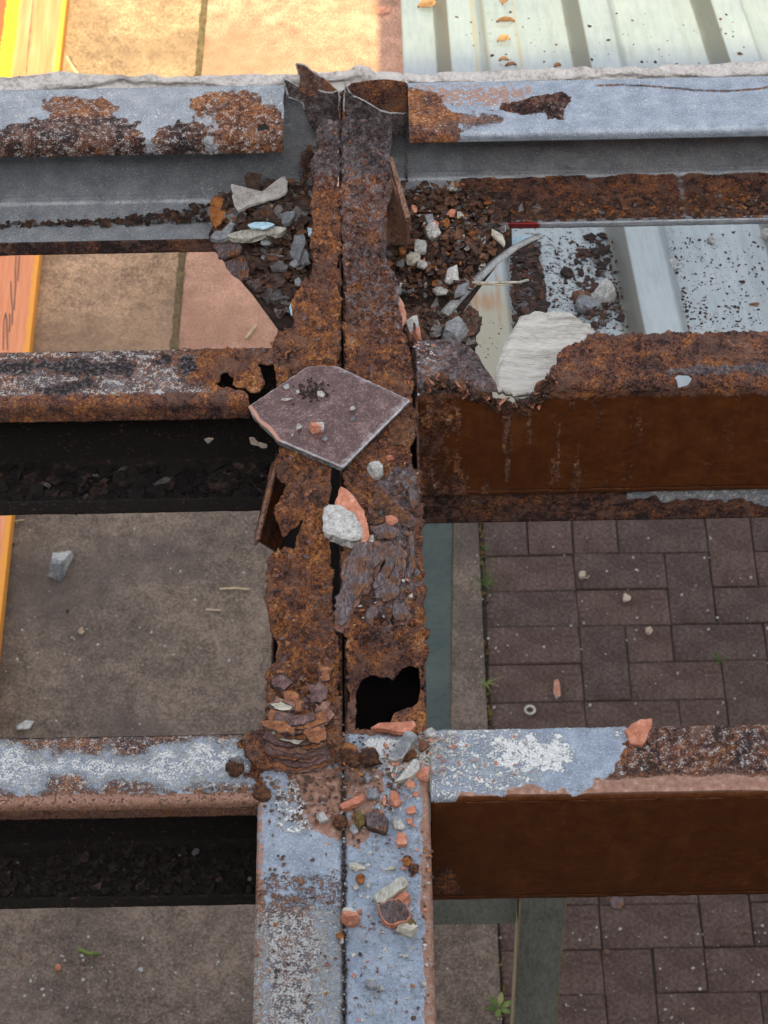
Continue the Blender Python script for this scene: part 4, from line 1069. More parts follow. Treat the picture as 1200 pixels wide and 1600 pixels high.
heap('channel_debris', 'rusty flakes filling the lower flange of the top right beam',
     [([(800, 318), (1000, 312), (1280, 300), (1280, 345), (800, 352)], -.126, 800, lambda x, y: .003)], (.0010, .0052), M_FLAKE[:4], (5, 4, .5, .9), 7, .5)
heap('channel_debris', 'dark flakes lying inside the middle left beam',
     [([(-60, 735), (430, 728), (432, 792), (-60, 800)], -.147, 700, lambda x, y: .004)], (.002, .010), [M_FLAKE_SHADE, M_FLAKE[0], M_FLAKE[2]], (8, 2, .25), 8, .5)
heap('channel_debris', 'dark crumbled flakes lying inside the bottom left beam',
     [([(-60, 1335), (398, 1325), (398, 1404), (-60, 1410)], -.148, 700, lambda x, y: .003)], (.0015, .0055), [M_FLAKE_SHADE, M_FLAKE[0], M_FLAKE[2]], (14, .5, .15), 9, .5)
heap('rust_crumbs', 'dark crumbs scattered where the twin beam meets the bottom purlins',
     [([(440, 1195), (540, 1190), (660, 1150), (650, 1240), (560, 1300), (470, 1260)], .0006, 520, lambda x, y: .001), ([(520, 1130), (570, 1150), (590, 1220), (540, 1240), (510, 1190)], .001, 240, lambda x, y: .006),
      ([(412, 1195), (520, 1195), (520, 1290), (415, 1290)], .0004, 300, lambda x, y: .0005), ([(405, 1300), (675, 1290), (682, 1598), (398, 1598)], .0004, 330, lambda x, y: .0004)], (.0003, .0026), M_FLAKE[:4], (5, 3, 1, 1), 10, .3)
heap('pale_crumbs', 'white and terracotta crumbs scattered over the twin beam joint',
     [([(600, 1180), (668, 1140), (720, 1150), (700, 1200), (640, 1225), (600, 1215)], .0008, 620, lambda x, y: .0015), ([(545, 1200), (660, 1200), (650, 1290), (560, 1300)], .0006, 260, lambda x, y: .0006), ([(660, 1150), (860, 1150), (840, 1220), (680, 1225)], .0005, 200, lambda x, y: .0003),
      ([(545, 1310), (668, 1310), (675, 1595), (545, 1595)], .0004, 300, lambda x, y: .0004), ([(645, 535), (680, 535), (690, 570), (655, 575)], .003, 90, lambda x, y: .001), ([(540, 770), (655, 700), (655, 1030), (545, 1030)], .002, 60, lambda x, y: .002)], (.0003, .0021), [M_MORTAR, M_TERRA, M_SAND], (6, 2, 2), 11, .4)
# grit caught in the seam between the two halves
rr = random.Random(12); V, Fc, MI = [], [], []
for i in range(300):
    y = rr.uniform(.85, at(535, 1210)[1]); r = rr.uniform(.0004, .0013)
    add_flake(V, Fc, MI, (rr.gauss(0, .0006), y, -.0022+rr.uniform(0, .0012)), r, r, .5, rr.choices(range(3), (8, 2, 2))[0], rr)
tag(link('seam_grit', mesh_py('seam_grit', V, Fc, False, MI), [M_FLAKE[0], M_FLAKE[1], M_MORTAR]), 'dark grit caught in the seam of the twin beam', 'grit', kind='stuff')
# crumbs on the roof sheet
def atroof(px, py):
    v = ray(px, py); t = (RS0+RSL*(CAM[1]-RSY)-CAM[2])/(v[2]-RSL*v[1]); p = CAM+t*v
    h = float(np.interp(p[0], pr[:, 0], pr[:, 1])); v2 = ray(px, py); t = (RS0+h+RSL*(CAM[1]-RSY)-CAM[2])/(v2[2]-RSL*v2[1]); return CAM+t*v2
rr = random.Random(13); V, Fc, MI = [], [], []
for poly, n, sz in (([(796, 385), (838, 372), (848, 440), (856, 525), (800, 540), (796, 450)], 900, (.0020, .0075)), ([(912, 368), (950, 368), (975, 505), (920, 515), (890, 440)], 170, (.0016, .0085)), ([(850, 372), (955, 368), (985, 512), (860, 520)], 330, (.0007, .0032)),
                    ([(1032, 366), (1050, 366), (1085, 515), (1066, 515)], 70, (.0007, .003)), ([(1035, 366), (1200, 360), (1200, 515), (1075, 518)], 330, (.0005, .0024)), ([(1070, 470), (1160, 480), (1160, 515), (1070, 516)], 90, (.0007, .003)), ([(740, 500), (790, 500), (790, 570), (745, 570)], 24, (.0006, .0016)),
                    ([(700, 20), (1200, 20), (1200, 115), (750, 115)], 70, (.0012, .0045))):
    q = np.array(poly, float)
    for i in range(n):
        a, b = pick(q, rr); c = atroof(a, b); r = sz[0]+(sz[1]-sz[0])*rr.random()**2.5
        add_flake(V, Fc, MI, c+np.array([0, 0, .0004+(.004*rr.random() if sz[1] > .007 else 0)]), r, r*.3, rr.uniform(0, .35), rr.choices(range(3), (6, 4, 1))[0], rr, rr.uniform(.5, 1))
tag(link('roof_debris', mesh_py('roof_debris', V, Fc, False, MI), M_FLAKE[:3]), 'dark rust crumbs strewn over the ribbed roof sheet', 'debris', kind='stuff')
# fine litter on slab and pavers
rr = random.Random(14); V, Fc, MI = [], [], []
for poly, n, sz in (([(0, 800), (420, 790), (410, 1140), (0, 1150)], 120, (.0012, .0045)), ([(0, 1460), (395, 1455), (390, 1600), (0, 1600)], 90, (.0012, .005)), ([(715, 815), (1200, 800), (1200, 1120), (715, 1130)], 230, (.001, .0045)), ([(690, 1445), (1200, 1405), (1200, 1600), (690, 1600)], 150, (.001, .0045))):
    q = np.array(poly, float)
    for i in range(n):
        a, b = pick(q, rr); c = at(a, b, GZ); r = sz[0]+(sz[1]-sz[0])*rr.random()**2.5
        add_flake(V, Fc, MI, c+np.array([0, 0, .0006]), r, r*.4, .2, rr.choices(range(3), (4, 3, 3))[0], rr, rr.uniform(.5, 1))
tag(link('ground_litter', mesh_py('ground_litter', V, Fc, False, MI), [M_MORTAR, M_FLAKE[1], M_SAND]), 'tiny pale and brown bits littering slab and pavers', 'litter', kind='stuff')

# ---- old sealant / flashing along the back of the top purlins
def flashing(label, top, bottom, seed):
    xs = np.array([p[0] for p in top]); o = np.array([aty(a, b, Y_TOP_B+.012) for a, b in top]); u = np.array([aty(a, b, Y_TOP_B+.012) for a, b in bottom])
    s = np.arange(min(o[0, 0], u[0, 0]), o[-1, 0], .0016); t = np.linspace(0, 1, 16)
    zt = np.interp(s, o[:, 0], o[:, 2]); zb = np.interp(s, u[:, 0], u[:, 2])
    def pos(Sg, Tg):
        a = np.interp(Sg, s, zt)+.0016*fbm2(Sg, 0*Sg, 70, 4, seed); b = np.interp(Sg, s, zb)
        z = b*(1-Tg)+a*Tg
        y = Y_TOP_B+.006+.010*Tg+.0035*fbm2(Sg, Tg*.02, 60, 4, seed+2)+.0025*np.sin(Tg*7+4*fbm2(Sg, 0*Sg, 12, 2, seed))
        N = np.zeros(Sg.shape+(3,)); N[..., 1] = -.8; N[..., 2] = .6
        return np.stack([Sg, y, z], -1), N
    o_ = sheet('flashing_strip', s, t, pos, M_FLASH, None, None, .003, lambda P, Sg, Tg: .0012*fbm2(Sg*.6, Tg*.03, 220, 4, seed))
    return tag(o_, label, 'flashing', 'flashing strips behind the top beams')
flashing('crinkled grey flashing strip along the back of the top left beam', [(-420, 146), (0, 128), (70, 122), (95, 116), (130, 121), (250, 122), (330, 124), (460, 121), (545, 114), (560, 107), (577, 110), (585, 118), (640, 122)], [(-420, 168), (0, 150), (120, 146), (300, 141), (440, 138), (640, 134)], 3)
flashing('torn pale flashing strip along the back of the top right beam', [(600, 124), (640, 118), (655, 120), (690, 120), (740, 119), (800, 116), (905, 112), (960, 110), (990, 107), (1010, 110), (1200, 102), (1700, 78)], [(600, 138), (700, 134), (900, 130), (1200, 121), (1700, 98)], 9)

# ================================================================== LOOSE PIECES
def scale_at(px, py, z):
    a, b, c = at(px, py, z), at(px+1, py, z), at(px, py+1, z)
    return abs((b-a)[0]), abs((c-a)[1])
def prism(name, label, cat, outline, z, thick, mats, group=None, tilt=(0, 0), seed=0, rough=.0008, inset=.0007, pt=None, slope=(0, 0), taper=.97, rim=None):
    """a broken slab: its upper outline as seen, real thickness, chipped edges"""
    rr = random.Random(seed)
    f = pt or (lambda a, b: at(a, b, z+thick))
    q = np.array([f(a, b) for a, b in outline]); c = q.mean(0)
    pts = []
    for i in range(len(q)):
        a, b = q[i], q[(i+1) % len(q)]; m = max(1, int(np.linalg.norm(b-a)/.0035))
        for k in range(m):
            p = a+(b-a)*k/m
            e = rough if k else rough*.3
            pts.append(((p[0]-c[0])+rr.uniform(-e, e), (p[1]-c[1])+rr.uniform(-e, e)))
    pts = np.array(pts); n = len(pts)
    h = lambda x, y: tilt[0]*x+tilt[1]*y
    V, Fc, MI = [], [], []
    nrm = np.maximum(np.linalg.norm(pts, axis=1, keepdims=True), 1e-6)
    inn = pts*(1-inset/nrm)
    rings = []
    if rim: rings.append((pts*(1-rim/nrm), thick, 0))
    rings += [(inn, thick-.0001, 2 if rim else 0), (pts, thick-inset*.8, 1), (pts*taper+np.array([[rr.uniform(-rough, rough), rr.uniform(-rough, rough)] for _ in range(n)]), thick*.45, 1), (pts*taper*.98, 0.0, 1)]
    V.append((0, 0, thick+h(0, 0)))
    for ring, zz, _ in rings:
        for x, y in ring: V.append((x, y, zz+h(x, y)))
    for i in range(n): Fc.append((0, 1+i, 1+(i+1) % n)); MI.append(0)
    for rg in range(1, len(rings)):
        for i in range(n):
            j = (i+1) % n; a = 1+(rg-1)*n; b = 1+rg*n
            Fc.append((a+i, b+i, b+j, a+j)); MI.append(rings[rg][2])
    Fc.append(tuple(1+(len(rings)-1)*n+i for i in range(n-1, -1, -1))); MI.append(1)
    o = link(name, mesh_py(name, V, Fc, False, MI), mats)
    o.location = (c[0], c[1], c[2]-thick)
    me = o.data; me.validate()
    b = bmesh.new(); b.from_mesh(me); bmesh.ops.recalc_face_normals(b, faces=b.faces); b.to_mesh(me); b.free()
    return tag(o, label, cat, group)
def chunk(name, label, cat, px, py, w, h, rot, z, mats, group=None, seed=0, flat=.55, split=None, pt=None, npt=16):
    """a broken lump: the convex hull of scattered corner points, w x h photo pixels"""
    rr = random.Random(seed*31+int(px)*7+int(py)); ux, uy = scale_at(px, py, z)
    sx, sy = w*ux/2, h*uy/2; th = flat*min(w*ux, h*uy)
    p = at(px, py, z+th*.45) if pt is None else pt(px, py)+np.array([0, 0, th*.45])
    bm = bmesh.new(); ca, sa = math.cos(math.radians(rot)), math.sin(math.radians(rot))
    lump = any(q in name for q in ('nodule', 'moss', 'seed', 'pebble'))
    if lump:
        bmesh.ops.create_icosphere(bm, subdivisions=3 if w > 14 else 2, radius=1)
        co = np.array([v.co[:] for v in bm.verts])
        nn = 1+.50*fbm(co+seed*3.7, 1.5, 4, seed, .65)+.22*fbm(co+seed, 4.5, 3, seed)
        for v, k in zip(bm.verts, nn):
            x, y, z_ = v.co.x*sx*k, v.co.y*sy*k, v.co.z*th*.55*k
            v.co = (x*ca-y*sa, x*sa+y*ca, z_)
    else:
        m = rr.choice((4, 5, 5, 6)); a0 = rr.uniform(0, 6.28)
        ang = [a0+6.283*(i+rr.uniform(-.30, .30))/m for i in range(m)]
        tz = (rr.uniform(-.35, .35), rr.uniform(-.35, .35)); off = (rr.uniform(-.15, .15), rr.uniform(-.15, .15))
        for a in ang:
            k = rr.uniform(.85, 1.12); ux_, uy_ = math.cos(a)*k, math.sin(a)*k
            for q, zq in ((rr.uniform(.62, .92), .5), (1.0, rr.uniform(-.25, .15)), (rr.uniform(.8, .98), -.5)):
                x, y = sx*(ux_*q+(off[0] if zq == .5 else 0)), sy*(uy_*q+(off[1] if zq == .5 else 0))
                zz = th*(zq+(tz[0]*ux_+tz[1]*uy_ if zq == .5 else 0))
                bm.verts.new((x*ca-y*sa, x*sa+y*ca, zz))
        r = bmesh.ops.convex_hull(bm, input=bm.verts)
        bmesh.ops.delete(bm, geom=list({e for e in r['geom_interior'] if isinstance(e, bmesh.types.BMVert)}), context='VERTS')
        if w > 22:                       # chipped faces on the larger pieces
            bmesh.ops.subdivide_edges(bm, edges=bm.edges[:], cuts=3, use_grid_fill=True)
            co = np.array([v.co[:] for v in bm.verts]); d = fbm(co, 230, 4, seed)*.16*min(sx, sy)
            bm.normal_update()
            for v, k in zip(bm.verts, d): v.co += v.normal*float(k)
    bmesh.ops.recalc_face_normals(bm, faces=bm.faces)
    if lump:
        for f in bm.faces: f.smooth = True
    for f in bm.faces:
        if split is not None and f.calc_center_median().x*split[0]+f.calc_center_median().y*split[1] > split[2]*sx: f.material_index = 1
    if not lump and w <= 22: bmesh.ops.bevel(bm, geom=bm.edges[:], offset=min(sx, sy)*.035, segments=1, affect='EDGES', clamp_overlap=True)
    me = bpy.data.meshes.new(name); bm.to_mesh(me); bm.free()
    o = link(name, me, mats); o.location = p
    return tag(o, label, cat, group)

# thin lifted flakes clinging all over the rusted tops: one part of each half
for side, (poly, par, sd) in enumerate([(L_OUT, BL, 401), (R_OUT, BR, 402)]):
    rr = random.Random(sd); V, Fc, MI = [], [], []; k_ = 0
    ylo = at(0, 1185 if side == 0 else 1035)[1]
    while k_ < 620:
        x, y = rr.uniform(-.064, .064), rr.uniform(ylo, 1.86)
        if not inpoly(np.array([x]), np.array([y]), poly)[0] or sdist(np.array([x]), np.array([y]), poly)[0] < .003: continue
        add_flake(V, Fc, MI, (x, y, rr.uniform(.0006, .0022)), rr.uniform(.0008, .0048)*rr.random()**.8+.0006, rr.uniform(.0003, .0009), .55, rr.choices(range(4), (3, 3, 3, 1))[0], rr, rr.uniform(.4, 1)); k_ += 1
    tag(link('loose_scale', mesh_py('loose_scale', V, Fc, False, MI), [M_FLAKE[1], M_STRATA[1], M_STRATA[2], M_PURPLE], par), kind='stuff')
# ---- lifting scale: crisp plates still stuck to the twin beam
def stuck(o, parent):
    o.parent = parent; o.matrix_parent_inverse = Matrix.Translation(-parent.location); return o
for i, (p, z, th, tl) in enumerate(SC):
    stuck(prism('rust_layer', None, None, p, .0012+z*.7, th, [M_PURPLE if i % 4 != 3 else M_LUMP, M_FLAKE[0]], None, (tl[0]*1.8, tl[1]*1.8), 100+i, .0019, .0004), BR)
    if i in (0, 1, 2, 3, 8):        # an older layer peeping out underneath
        c_ = np.mean(p, 0); stuck(prism('rust_layer', None, None, [tuple(c_+(np.array(q_)-c_)*1.13+np.array([3, 4])) for q_ in p], .0004+z*.3, th*.9, [M_STRATA[2 if i % 2 else 0], M_FLAKE[0]], None, (tl[0], tl[1]), 150+i, .0022, .0004), BR)
stuck(prism('rust_layer', None, None, [(600, 655), (628, 650), (650, 660), (648, 684), (634, 698), (612, 690)], .002, .002, [M_LUMP, M_FLAKE[0]], None, (0, .05), 140, .0014, .0004), BR)
for i in range(15):
    k = i/14.0; rs = random.Random(300+i)
    yb_ = 1208-74*k; cxp = 465+rs.uniform(-7, 7); hw_ = 47-10*abs(k-.35)+rs.uniform(-9, 7); dep = rs.uniform(16, 30); bow = rs.uniform(4, 15)
    if i % 4 == 3: hw_ *= .55; cxp += rs.choice((-18, 20))
    pts = [(cxp+hw_*(-1+j/5), yb_-bow*(-1+j/5)**2+rs.uniform(-2.2, 2.2)) for j in range(11)]
    pts += [(cxp+hw_*.9*(1-j/3.5), yb_-dep-bow*.6*(1-j/3.5)**2) for j in range(8)]
    stuck(prism('rust_layer', None, None, pts, .0008+.0021*i, rs.uniform(.0009, .0018), [M_STRATA[i % 3] if i != 9 else M_SAND, M_FLAKE[0]], None, (rs.uniform(-.06, .06), rs.uniform(-.02, .12)), 300+i, .0010, .0004, taper=.985), BL)
for i, (p, z, m) in enumerate([([(415, 1098), (430, 1088), (448, 1092), (462, 1100), (452, 1112), (430, 1112), (416, 1106)], .006, 0), ([(440, 1082), (460, 1080), (478, 1096), (472, 1112), (450, 1108)], .005, 1), ([(422, 1100), (446, 1098), (458, 1105), (440, 1109)], .0085, 3),
                            ([(474, 1140), (498, 1134), (512, 1144), (503, 1156), (484, 1160)], .029, 1), ([(478, 1070), (500, 1066), (514, 1080), (506, 1100), (486, 1098)], .004, 2), ([(408, 1128), (420, 1126), (462, 1136), (458, 1146), (420, 1140)], .031, 1),
                            ([(490, 1100), (512, 1096), (522, 1112), (510, 1130), (492, 1124)], .004, 0), ([(425, 1060), (446, 1056), (458, 1068), (444, 1078), (428, 1074)], .003, 2), ([(418, 1112), (450, 1116), (478, 1120), (470, 1132), (430, 1128)], .008, 0), ([(500, 1040), (520, 1046), (516, 1062), (498, 1058)], .003, 1)]):
    stuck(prism('rust_layer', None, None, p, z, .0022, [(M_STRATA+[M_SAND])[m], M_FLAKE[0]], None, (.06*math.sin(i*2.), .10), 240+i, .0030, .0004), BL)

# the broken floor tile lying across the twin beam
TILE = [(388, 636), (434, 605), (480, 574), (503, 572), (527, 573), (641, 626), (536, 731), (433, 688), (420, 673), (402, 657)]
tile = thing('floor_tile', (at(515, 650)[0], at(515, 650)[1], .004), 'large broken purple brown floor tile lying across the twin beam', 'tile')
tb_ = prism('tile_body', None, None, TILE, .0035, .0088, [M_TILEEDGE, M_TILEEDGE], None, (0, 0), 5, .0009, .0003)
tb_.parent = tile; tb_.location = Vector(tb_.location)-tile.location
tq = xy(TILE, .0123); tc = tq.mean(0)
def tpos(Sg, Tg):
    N = np.zeros(Sg.shape+(3,)); N[..., 2] = 1
    e = sdist(Sg, Tg, tq)
    return np.stack([Sg, Tg, .0140-.0012*sst(.0018-e, 0, .0018)], -1), N
tq2 = xy([(388, 636), (402, 658), (420, 672), (434, 688), (425, 700), (370, 660), (370, 630)], .0123)
tright = xy([(527, 573), (641, 626), (536, 731), (560, 731), (690, 640), (690, 600), (560, 560)], .0123); tlow = xy([(434, 688), (536, 731), (536, 760), (420, 730)], .0123)
def tw(P, Sg, Tg):
    w, t = W(Sg.shape); n = fbm2(Sg, Tg, 70, 4, 3)
    d1 = -sdist(Sg, Tg, tright); d2 = -sdist(Sg, Tg, tlow); e = sdist(Sg, Tg, tq)
    w[..., 0] = np.maximum.reduce([.36*sst(.010-d1+.004*n, 0, .010)+.22*sst(.0009-d1, -.0005, .0005), .18*sst(.005-d2+.003*n, 0, .005)+.36*sst(.0009-d2, -.0004, .0004), .5*sst(.0008-e, -.0004, .0004)])
    w[..., 1] = sst(.0025+.0012*n+sdist(Sg, Tg, tq2), -.0006, .0006)
    return w, t
def tile_mat():
    k = NT('worn purple tile'); R, G, B, A = k.attr('wear')
    a = k.noise(70, 6, .6); b = k.noise(900, 4, .65); c = k.noise(330, 4, .6)
    f = k.math('ADD', k.math('MULTIPLY', a, .35), k.math('ADD', k.math('MULTIPLY', b, .4), k.math('MULTIPLY', c, .25)))
    f = k.math('ADD', k.math('MULTIPLY', k.math('SUBTRACT', f, .5), 2.6), .5)
    col = k.ramp(f, [(.15, (.026, .012, .011)), (.5, (.085, .042, .038)), (.85, (.235, .155, .14))])
    col = k.mix(k.math('MULTIPLY', k.step(b, .63, .70), .7), col, (.55, .47, .46))
    col = k.mix(k.step(k.math('ADD', R, k.math('MULTIPLY', k.math('SUBTRACT', c, .5), .5)), .12, .9), col, (.56, .56, .58))
    col = k.mix(G, col, (.38, .20, .14))
    k.bump(b, .35, .0005)
    return k.done(col, .33, 0, .5)
u0 = tq.min(0)-.001; u1 = tq.max(0)+.001
sheet('glazed_face', np.arange(u0[0], u1[0], .0006), np.arange(u0[1], u1[1], .0006), tpos, tile_mat(), tile, lambda Sc, Tc: inpoly(Sc+.0004*fbm2(Sc, Tc, 300, 3, 1), Tc+.0004*fbm2(Sc, Tc, 300, 3, 2), tq), .0022, None, tw)
ZT = .0141
G1 = 'bits lying on the purple brown tile'
for a in [('mortar_chip', 'white chip near the far left edge of the purple tile', 448, 604, 11, 9, 10, M_MORTAR), ('mortar_chip', 'tiny white chip left of the dark crumbs on the tile', 465, 612, 7, 6, 0, M_MORTAR), ('mortar_chip', 'white chip right of the dark crumbs on the tile', 501, 616, 16, 10, -20, M_MORTAR),
          ('wood_splinter', 'thin pale splinter lying on the left of the purple tile', 447, 624, 22, 4.5, 4, M_SAND), ('mortar_chip', 'small white chip on the right half of the purple tile', 551, 638, 10, 7, 30, M_MORTAR), ('stone_chip', 'small grey chip on the right half of the purple tile', 552, 655, 10, 8, 0, M_GREYST),
          ('mortar_chip', 'white square chip beside the terracotta bit on the tile', 467, 667, 13, 10, -12, M_MORTAR), ('stone_chip', 'small pale grey chip near the front corner of the tile', 508, 685, 10, 8, 25, M_GREYST), ('mortar_chip', 'tiny white crumb nearest the tile front edge at left', 457, 680, 6, 5, 0, M_MORTAR)]:
    chunk(a[0], a[1], 'chip', a[2], a[3], a[4], a[5], a[6], ZT, [a[7]], G1, 1, .5)
chunk('tile_chip', 'terracotta and white chip in the middle of the purple tile', 'chip', 495, 668, 25, 19, 15, ZT, [M_TERRA, M_MORTAR], G1, 2, .5, (.8, .6, .25))
rr = random.Random(3); V, Fc, MI = [], [], []
for i in range(110):
    p = at(rr.gauss(485, 16), rr.gauss(612, 8), ZT); r = rr.uniform(.0004, .002); add_flake(V, Fc, MI, p, r, r*.6, .5, 0, rr)
for i in range(160):
    a, b = pick(np.array([(410, 636), (490, 585), (527, 583), (620, 630), (536, 715), (440, 680)], float), rr); p = at(a, b, ZT-.0006); r = rr.uniform(.0002, .0007); add_flake(V, Fc, MI, p, r, r*.6, .5, 1, rr)
tag(link('tile_crumbs', mesh_py('tile_crumbs', V, Fc, False, MI), [M_FLAKE[0], M_SAND]), 'dark crumbs in a patch on the purple brown tile', 'crumbs', kind='stuff')

G2 = 'broken bits strewn along the twin beam'
T, MO, GS, SD, MS = M_TERRA, M_MORTAR, M_GREYST, M_SAND, M_MOSS
prism('brick_shard', 'curved terracotta shard standing behind the white chunk over the seam', 'shard', [(523, 788), (533, 764), (541, 768), (551, 776), (560, 788), (569, 798), (573, 814), (578, 834), (567, 843), (560, 838), (545, 810)], .004, .009, [T, T], G2, (0, .15), 3)
prism('mortar_chunk', 'big white broken mortar chunk wedged over the seam below the tile', 'chunk', [(506, 790), (514, 785), (534, 789), (550, 799), (561, 816), (566, 830), (566, 840), (548, 843), (532, 838), (505, 826), (504, 806)], .002, .013, [M_MORTAR, M_MORTAR], G2, (.12, .05), 4, .0009, .0022, taper=.93)
BITS = [  # name, label, px, py, w, h, rot, materials, flat
 ('stone_chip', 'grey white stone chip on the rust right below the tile', 587, 734, 28, 25, 20, [MO], .6),
 ('brick_chip', 'small terracotta chip near the tile corner on the right half', 609, 716, 14, 10, 0, [T], .5),
 ('brick_chip', 'terracotta chip beside the dark scale right of the white chunk', 612, 813, 24, 15, -10, [T], .5),
 ('stone_chip', 'small white chip at the lower right of the white chunk', 580, 844, 14, 11, 0, [MO], .6),
 ('mortar_chip', 'white upright chip among dark scale near the right edge', 633, 948, 8, 14, 0, [MO], .6),
 ('pebble', 'round pale pebble near the right edge of the twin beam', 642, 931, 8, 8, 0, [SD], .8),
 ('brick_chip', 'narrow terracotta sliver at the right edge beside dark scale', 636, 903, 7, 14, 10, [T], .5),
 ('stone_chip', 'tiny white chip on the large purple scale', 552, 928, 6, 4, 0, [MO], .5),
 ('brick_chip', 'small beige block beside the hole at the right purlin joint', 672, 1145, 25, 16, 8, [MO], .5),
 ('brick_chip', 'tiny terracotta chip under the beige block by the joint', 674, 1157, 9, 8, 0, [T], .6),
 ('brick_chip', 'tiny terracotta chip above the rust lump near the hole', 603, 1165, 10, 9, 0, [T], .6),
 ('stone_chip', 'round dark brown chip just below the beige block', 661, 1165, 20, 17, 0, [M_FLAKE[1]], .6),
 ('rust_nodule', 'dark rough lump between grey block and round brown chip', 638, 1180, 24, 16, 30, [M_LUMP], .7),
 ('rust_nodule', 'large rust lump right of the seam below the hole', 578, 1184, 33, 30, 0, [M_LUMP], .6),
 ('rust_nodule', 'orange brown rust lump touching the seam below the hole', 548, 1178, 30, 34, 20, [M_LUMP, M_FLAKE[3]], .6),
 ('brick_chip', 'terracotta chip just below the long grey block', 617, 1192, 19, 10, -15, [T], .5),
 ('brick_chip', 'large terracotta lump below the pale shard near the right purlin', 662, 1210, 25, 19, 10, [T], .6),
 ('brick_chip', 'terracotta chip left below the terracotta lump by the right purlin', 642, 1226, 21, 12, -5, [T], .5),
 ('brick_chip', 'tiny terracotta chip nearest the corner of the right purlin', 650, 1241, 13, 9, 0, [T], .5),
 ('slate_chip', 'dark slate chip above the terracotta wedge', 583, 1241, 24, 22, 45, [GS], .4),
 ('slate_chip', 'small dark slate chip high in the litter near the rust lump', 574, 1214, 13, 20, 0, [GS], .5),
 ('brick_chip', 'rounded terracotta lump in the middle of the litter', 616, 1250, 22, 20, 0, [T], .7),
 ('brick_chip', 'narrow terracotta chip left of the rounded lump', 601, 1251, 10, 21, 5, [T], .5),
 ('brick_chip', 'pentagon terracotta chip right of the white shards', 642, 1267, 18, 18, 0, [T], .4),
 ('brick_chip', 'small rounded terracotta chip below the pentagon chip', 641, 1283, 14, 13, 0, [T], .5),
 ('moss_lump', 'mossy brown lump left of the grey slate', 562, 1281, 19, 25, 0, [MS], .8),
 ('stone_chip', 'bluish white chip alone on the left half of the beam', 504, 1278, 19, 19, 15, [MO], .6),
 ('stone_chip', 'small grey chip below the mossy lump at the seam', 553, 1296, 18, 12, -15, [GS], .5),
 ('rust_nodule', 'shiny brown rust lump on the seam by the mossy lump', 533, 1285, 24, 20, 0, [M_LUMP], .6),
 ('stone_chip', 'upright grey white chip right of the grey slate', 622, 1288, 20, 21, 60, [MO, GS], .7),
 ('brick_chip', 'square terracotta chip by itself under the slate', 629, 1312, 25, 27, 5, [T], .35),
 ('stone_chip', 'flat beige flake near the seam below the litter', 558, 1354, 28, 12, -5, [SD], .35),
 ('rust_nodule', 'upright rust chip under the flat beige flake', 563, 1373, 13, 18, 0, [M_FLAKE[3]], .5),
 ('mortar_chip', 'white triangular chip under the upright rust chip', 556, 1386, 14, 10, 20, [MO], .5),
 ('mortar_chip', 'tiny white chip right of the white triangular chip', 575, 1383, 11, 9, -20, [MO], .5),
 ('wood_splinter', 'thin white splinter above the grey wooden block', 611, 1357, 21, 5, 18, [SD], .8),
 ('rust_nodule', 'reddish rust lump near the right edge above the splinter block', 636, 1345, 16, 16, 0, [M_FLAKE[3], M_LUMP], .7),
 ('rust_nodule', 'dark rust lump right beside the reddish rust lump', 647, 1358, 17, 15, 0, [M_LUMP], .7),
 ('brick_chip', 'terracotta lump half hidden behind the purple tile shard', 626, 1406, 28, 26, 0, [T], .6),
 ('stone_chip', 'mossy yellow grey stone under the purple tile shard', 637, 1450, 38, 30, -20, [SD, MS], .5),
 ('brick_chip', 'red orange chunk straddling the seam near the bottom', 545, 1432, 33, 31, 0, [T, SD], .75),
 ('brick_chip', 'tiny red chip right of the chunk on the seam', 562, 1425, 10, 9, 0, [T], .6),
 ('rust_nodule', 'small round rust bit in the seam below the red chunk', 531, 1462, 12, 11, 0, [M_FLAKE[3]], .7),
 ('stone_chip', 'white bit in the seam under the rust bit', 534, 1471, 7, 10, 0, [MO], .7),
 ('stone_chip', 'grey chip standing alone nearest the bottom of the beam', 580, 1538, 19, 21, 60, [GS, SD], .6),
 ('stone_chip', 'small white chip beside the lone grey chip at the bottom', 596, 1544, 9, 9, 0, [MO], .6),
 ('stone_chip', 'small whitish chip right of centre near the bottom', 633, 1493, 11, 9, 0, [MO], .5),
 ('rust_nodule', 'grey capped rust nodule on the white bottom left purlin', 367, 1197, 29, 27, 0, [M_LUMP, M_FLAKE[2]], .6),
 ('rust_nodule', 'rusty lump at the corner of bottom left purlin and beam', 408, 1240, 30, 17, 5, [M_LUMP, M_LUMP], .6),
 ('rust_flake', 'small purple flake alone on the bottom left purlin', 323, 1235, 18, 14, 0, [M_FLAKE[2]], .25),
]
for i, (nm, lb, px, py, w, h, rot, mats, fl) in enumerate(BITS):
    z = .0012 if py < 1200 else .0006
    chunk(nm, lb, nm.split('_')[-1], px, py, w, h, rot, z, mats, G2, 10+i, fl, (.3, .9, .15) if len(mats) > 1 else None)
prism('brick_shard', 'long flat terracotta shard at the lower edge of the dark hole', 'shard', [(580, 1136), (592, 1129), (620, 1127), (646, 1125), (650, 1133), (638, 1144), (610, 1141)], .002, .005, [T, T], G2, (0, 0), 21)
prism('slate_block', 'long grey slate block with a pale edge below the hole', 'block', [(606, 1181), (618, 1162), (632, 1144), (644, 1145), (651, 1150), (640, 1166), (628, 1182), (618, 1186)], .001, .010, [GS, MO], G2, (.1, .1), 22)
prism('mortar_shard', 'long pale pointed shard in the litter by the right purlin', 'shard', [(615, 1219), (630, 1204), (648, 1186), (655, 1190), (656, 1202), (640, 1213)], .001, .006, [MO, SD], G2, (.1, .1), 23)
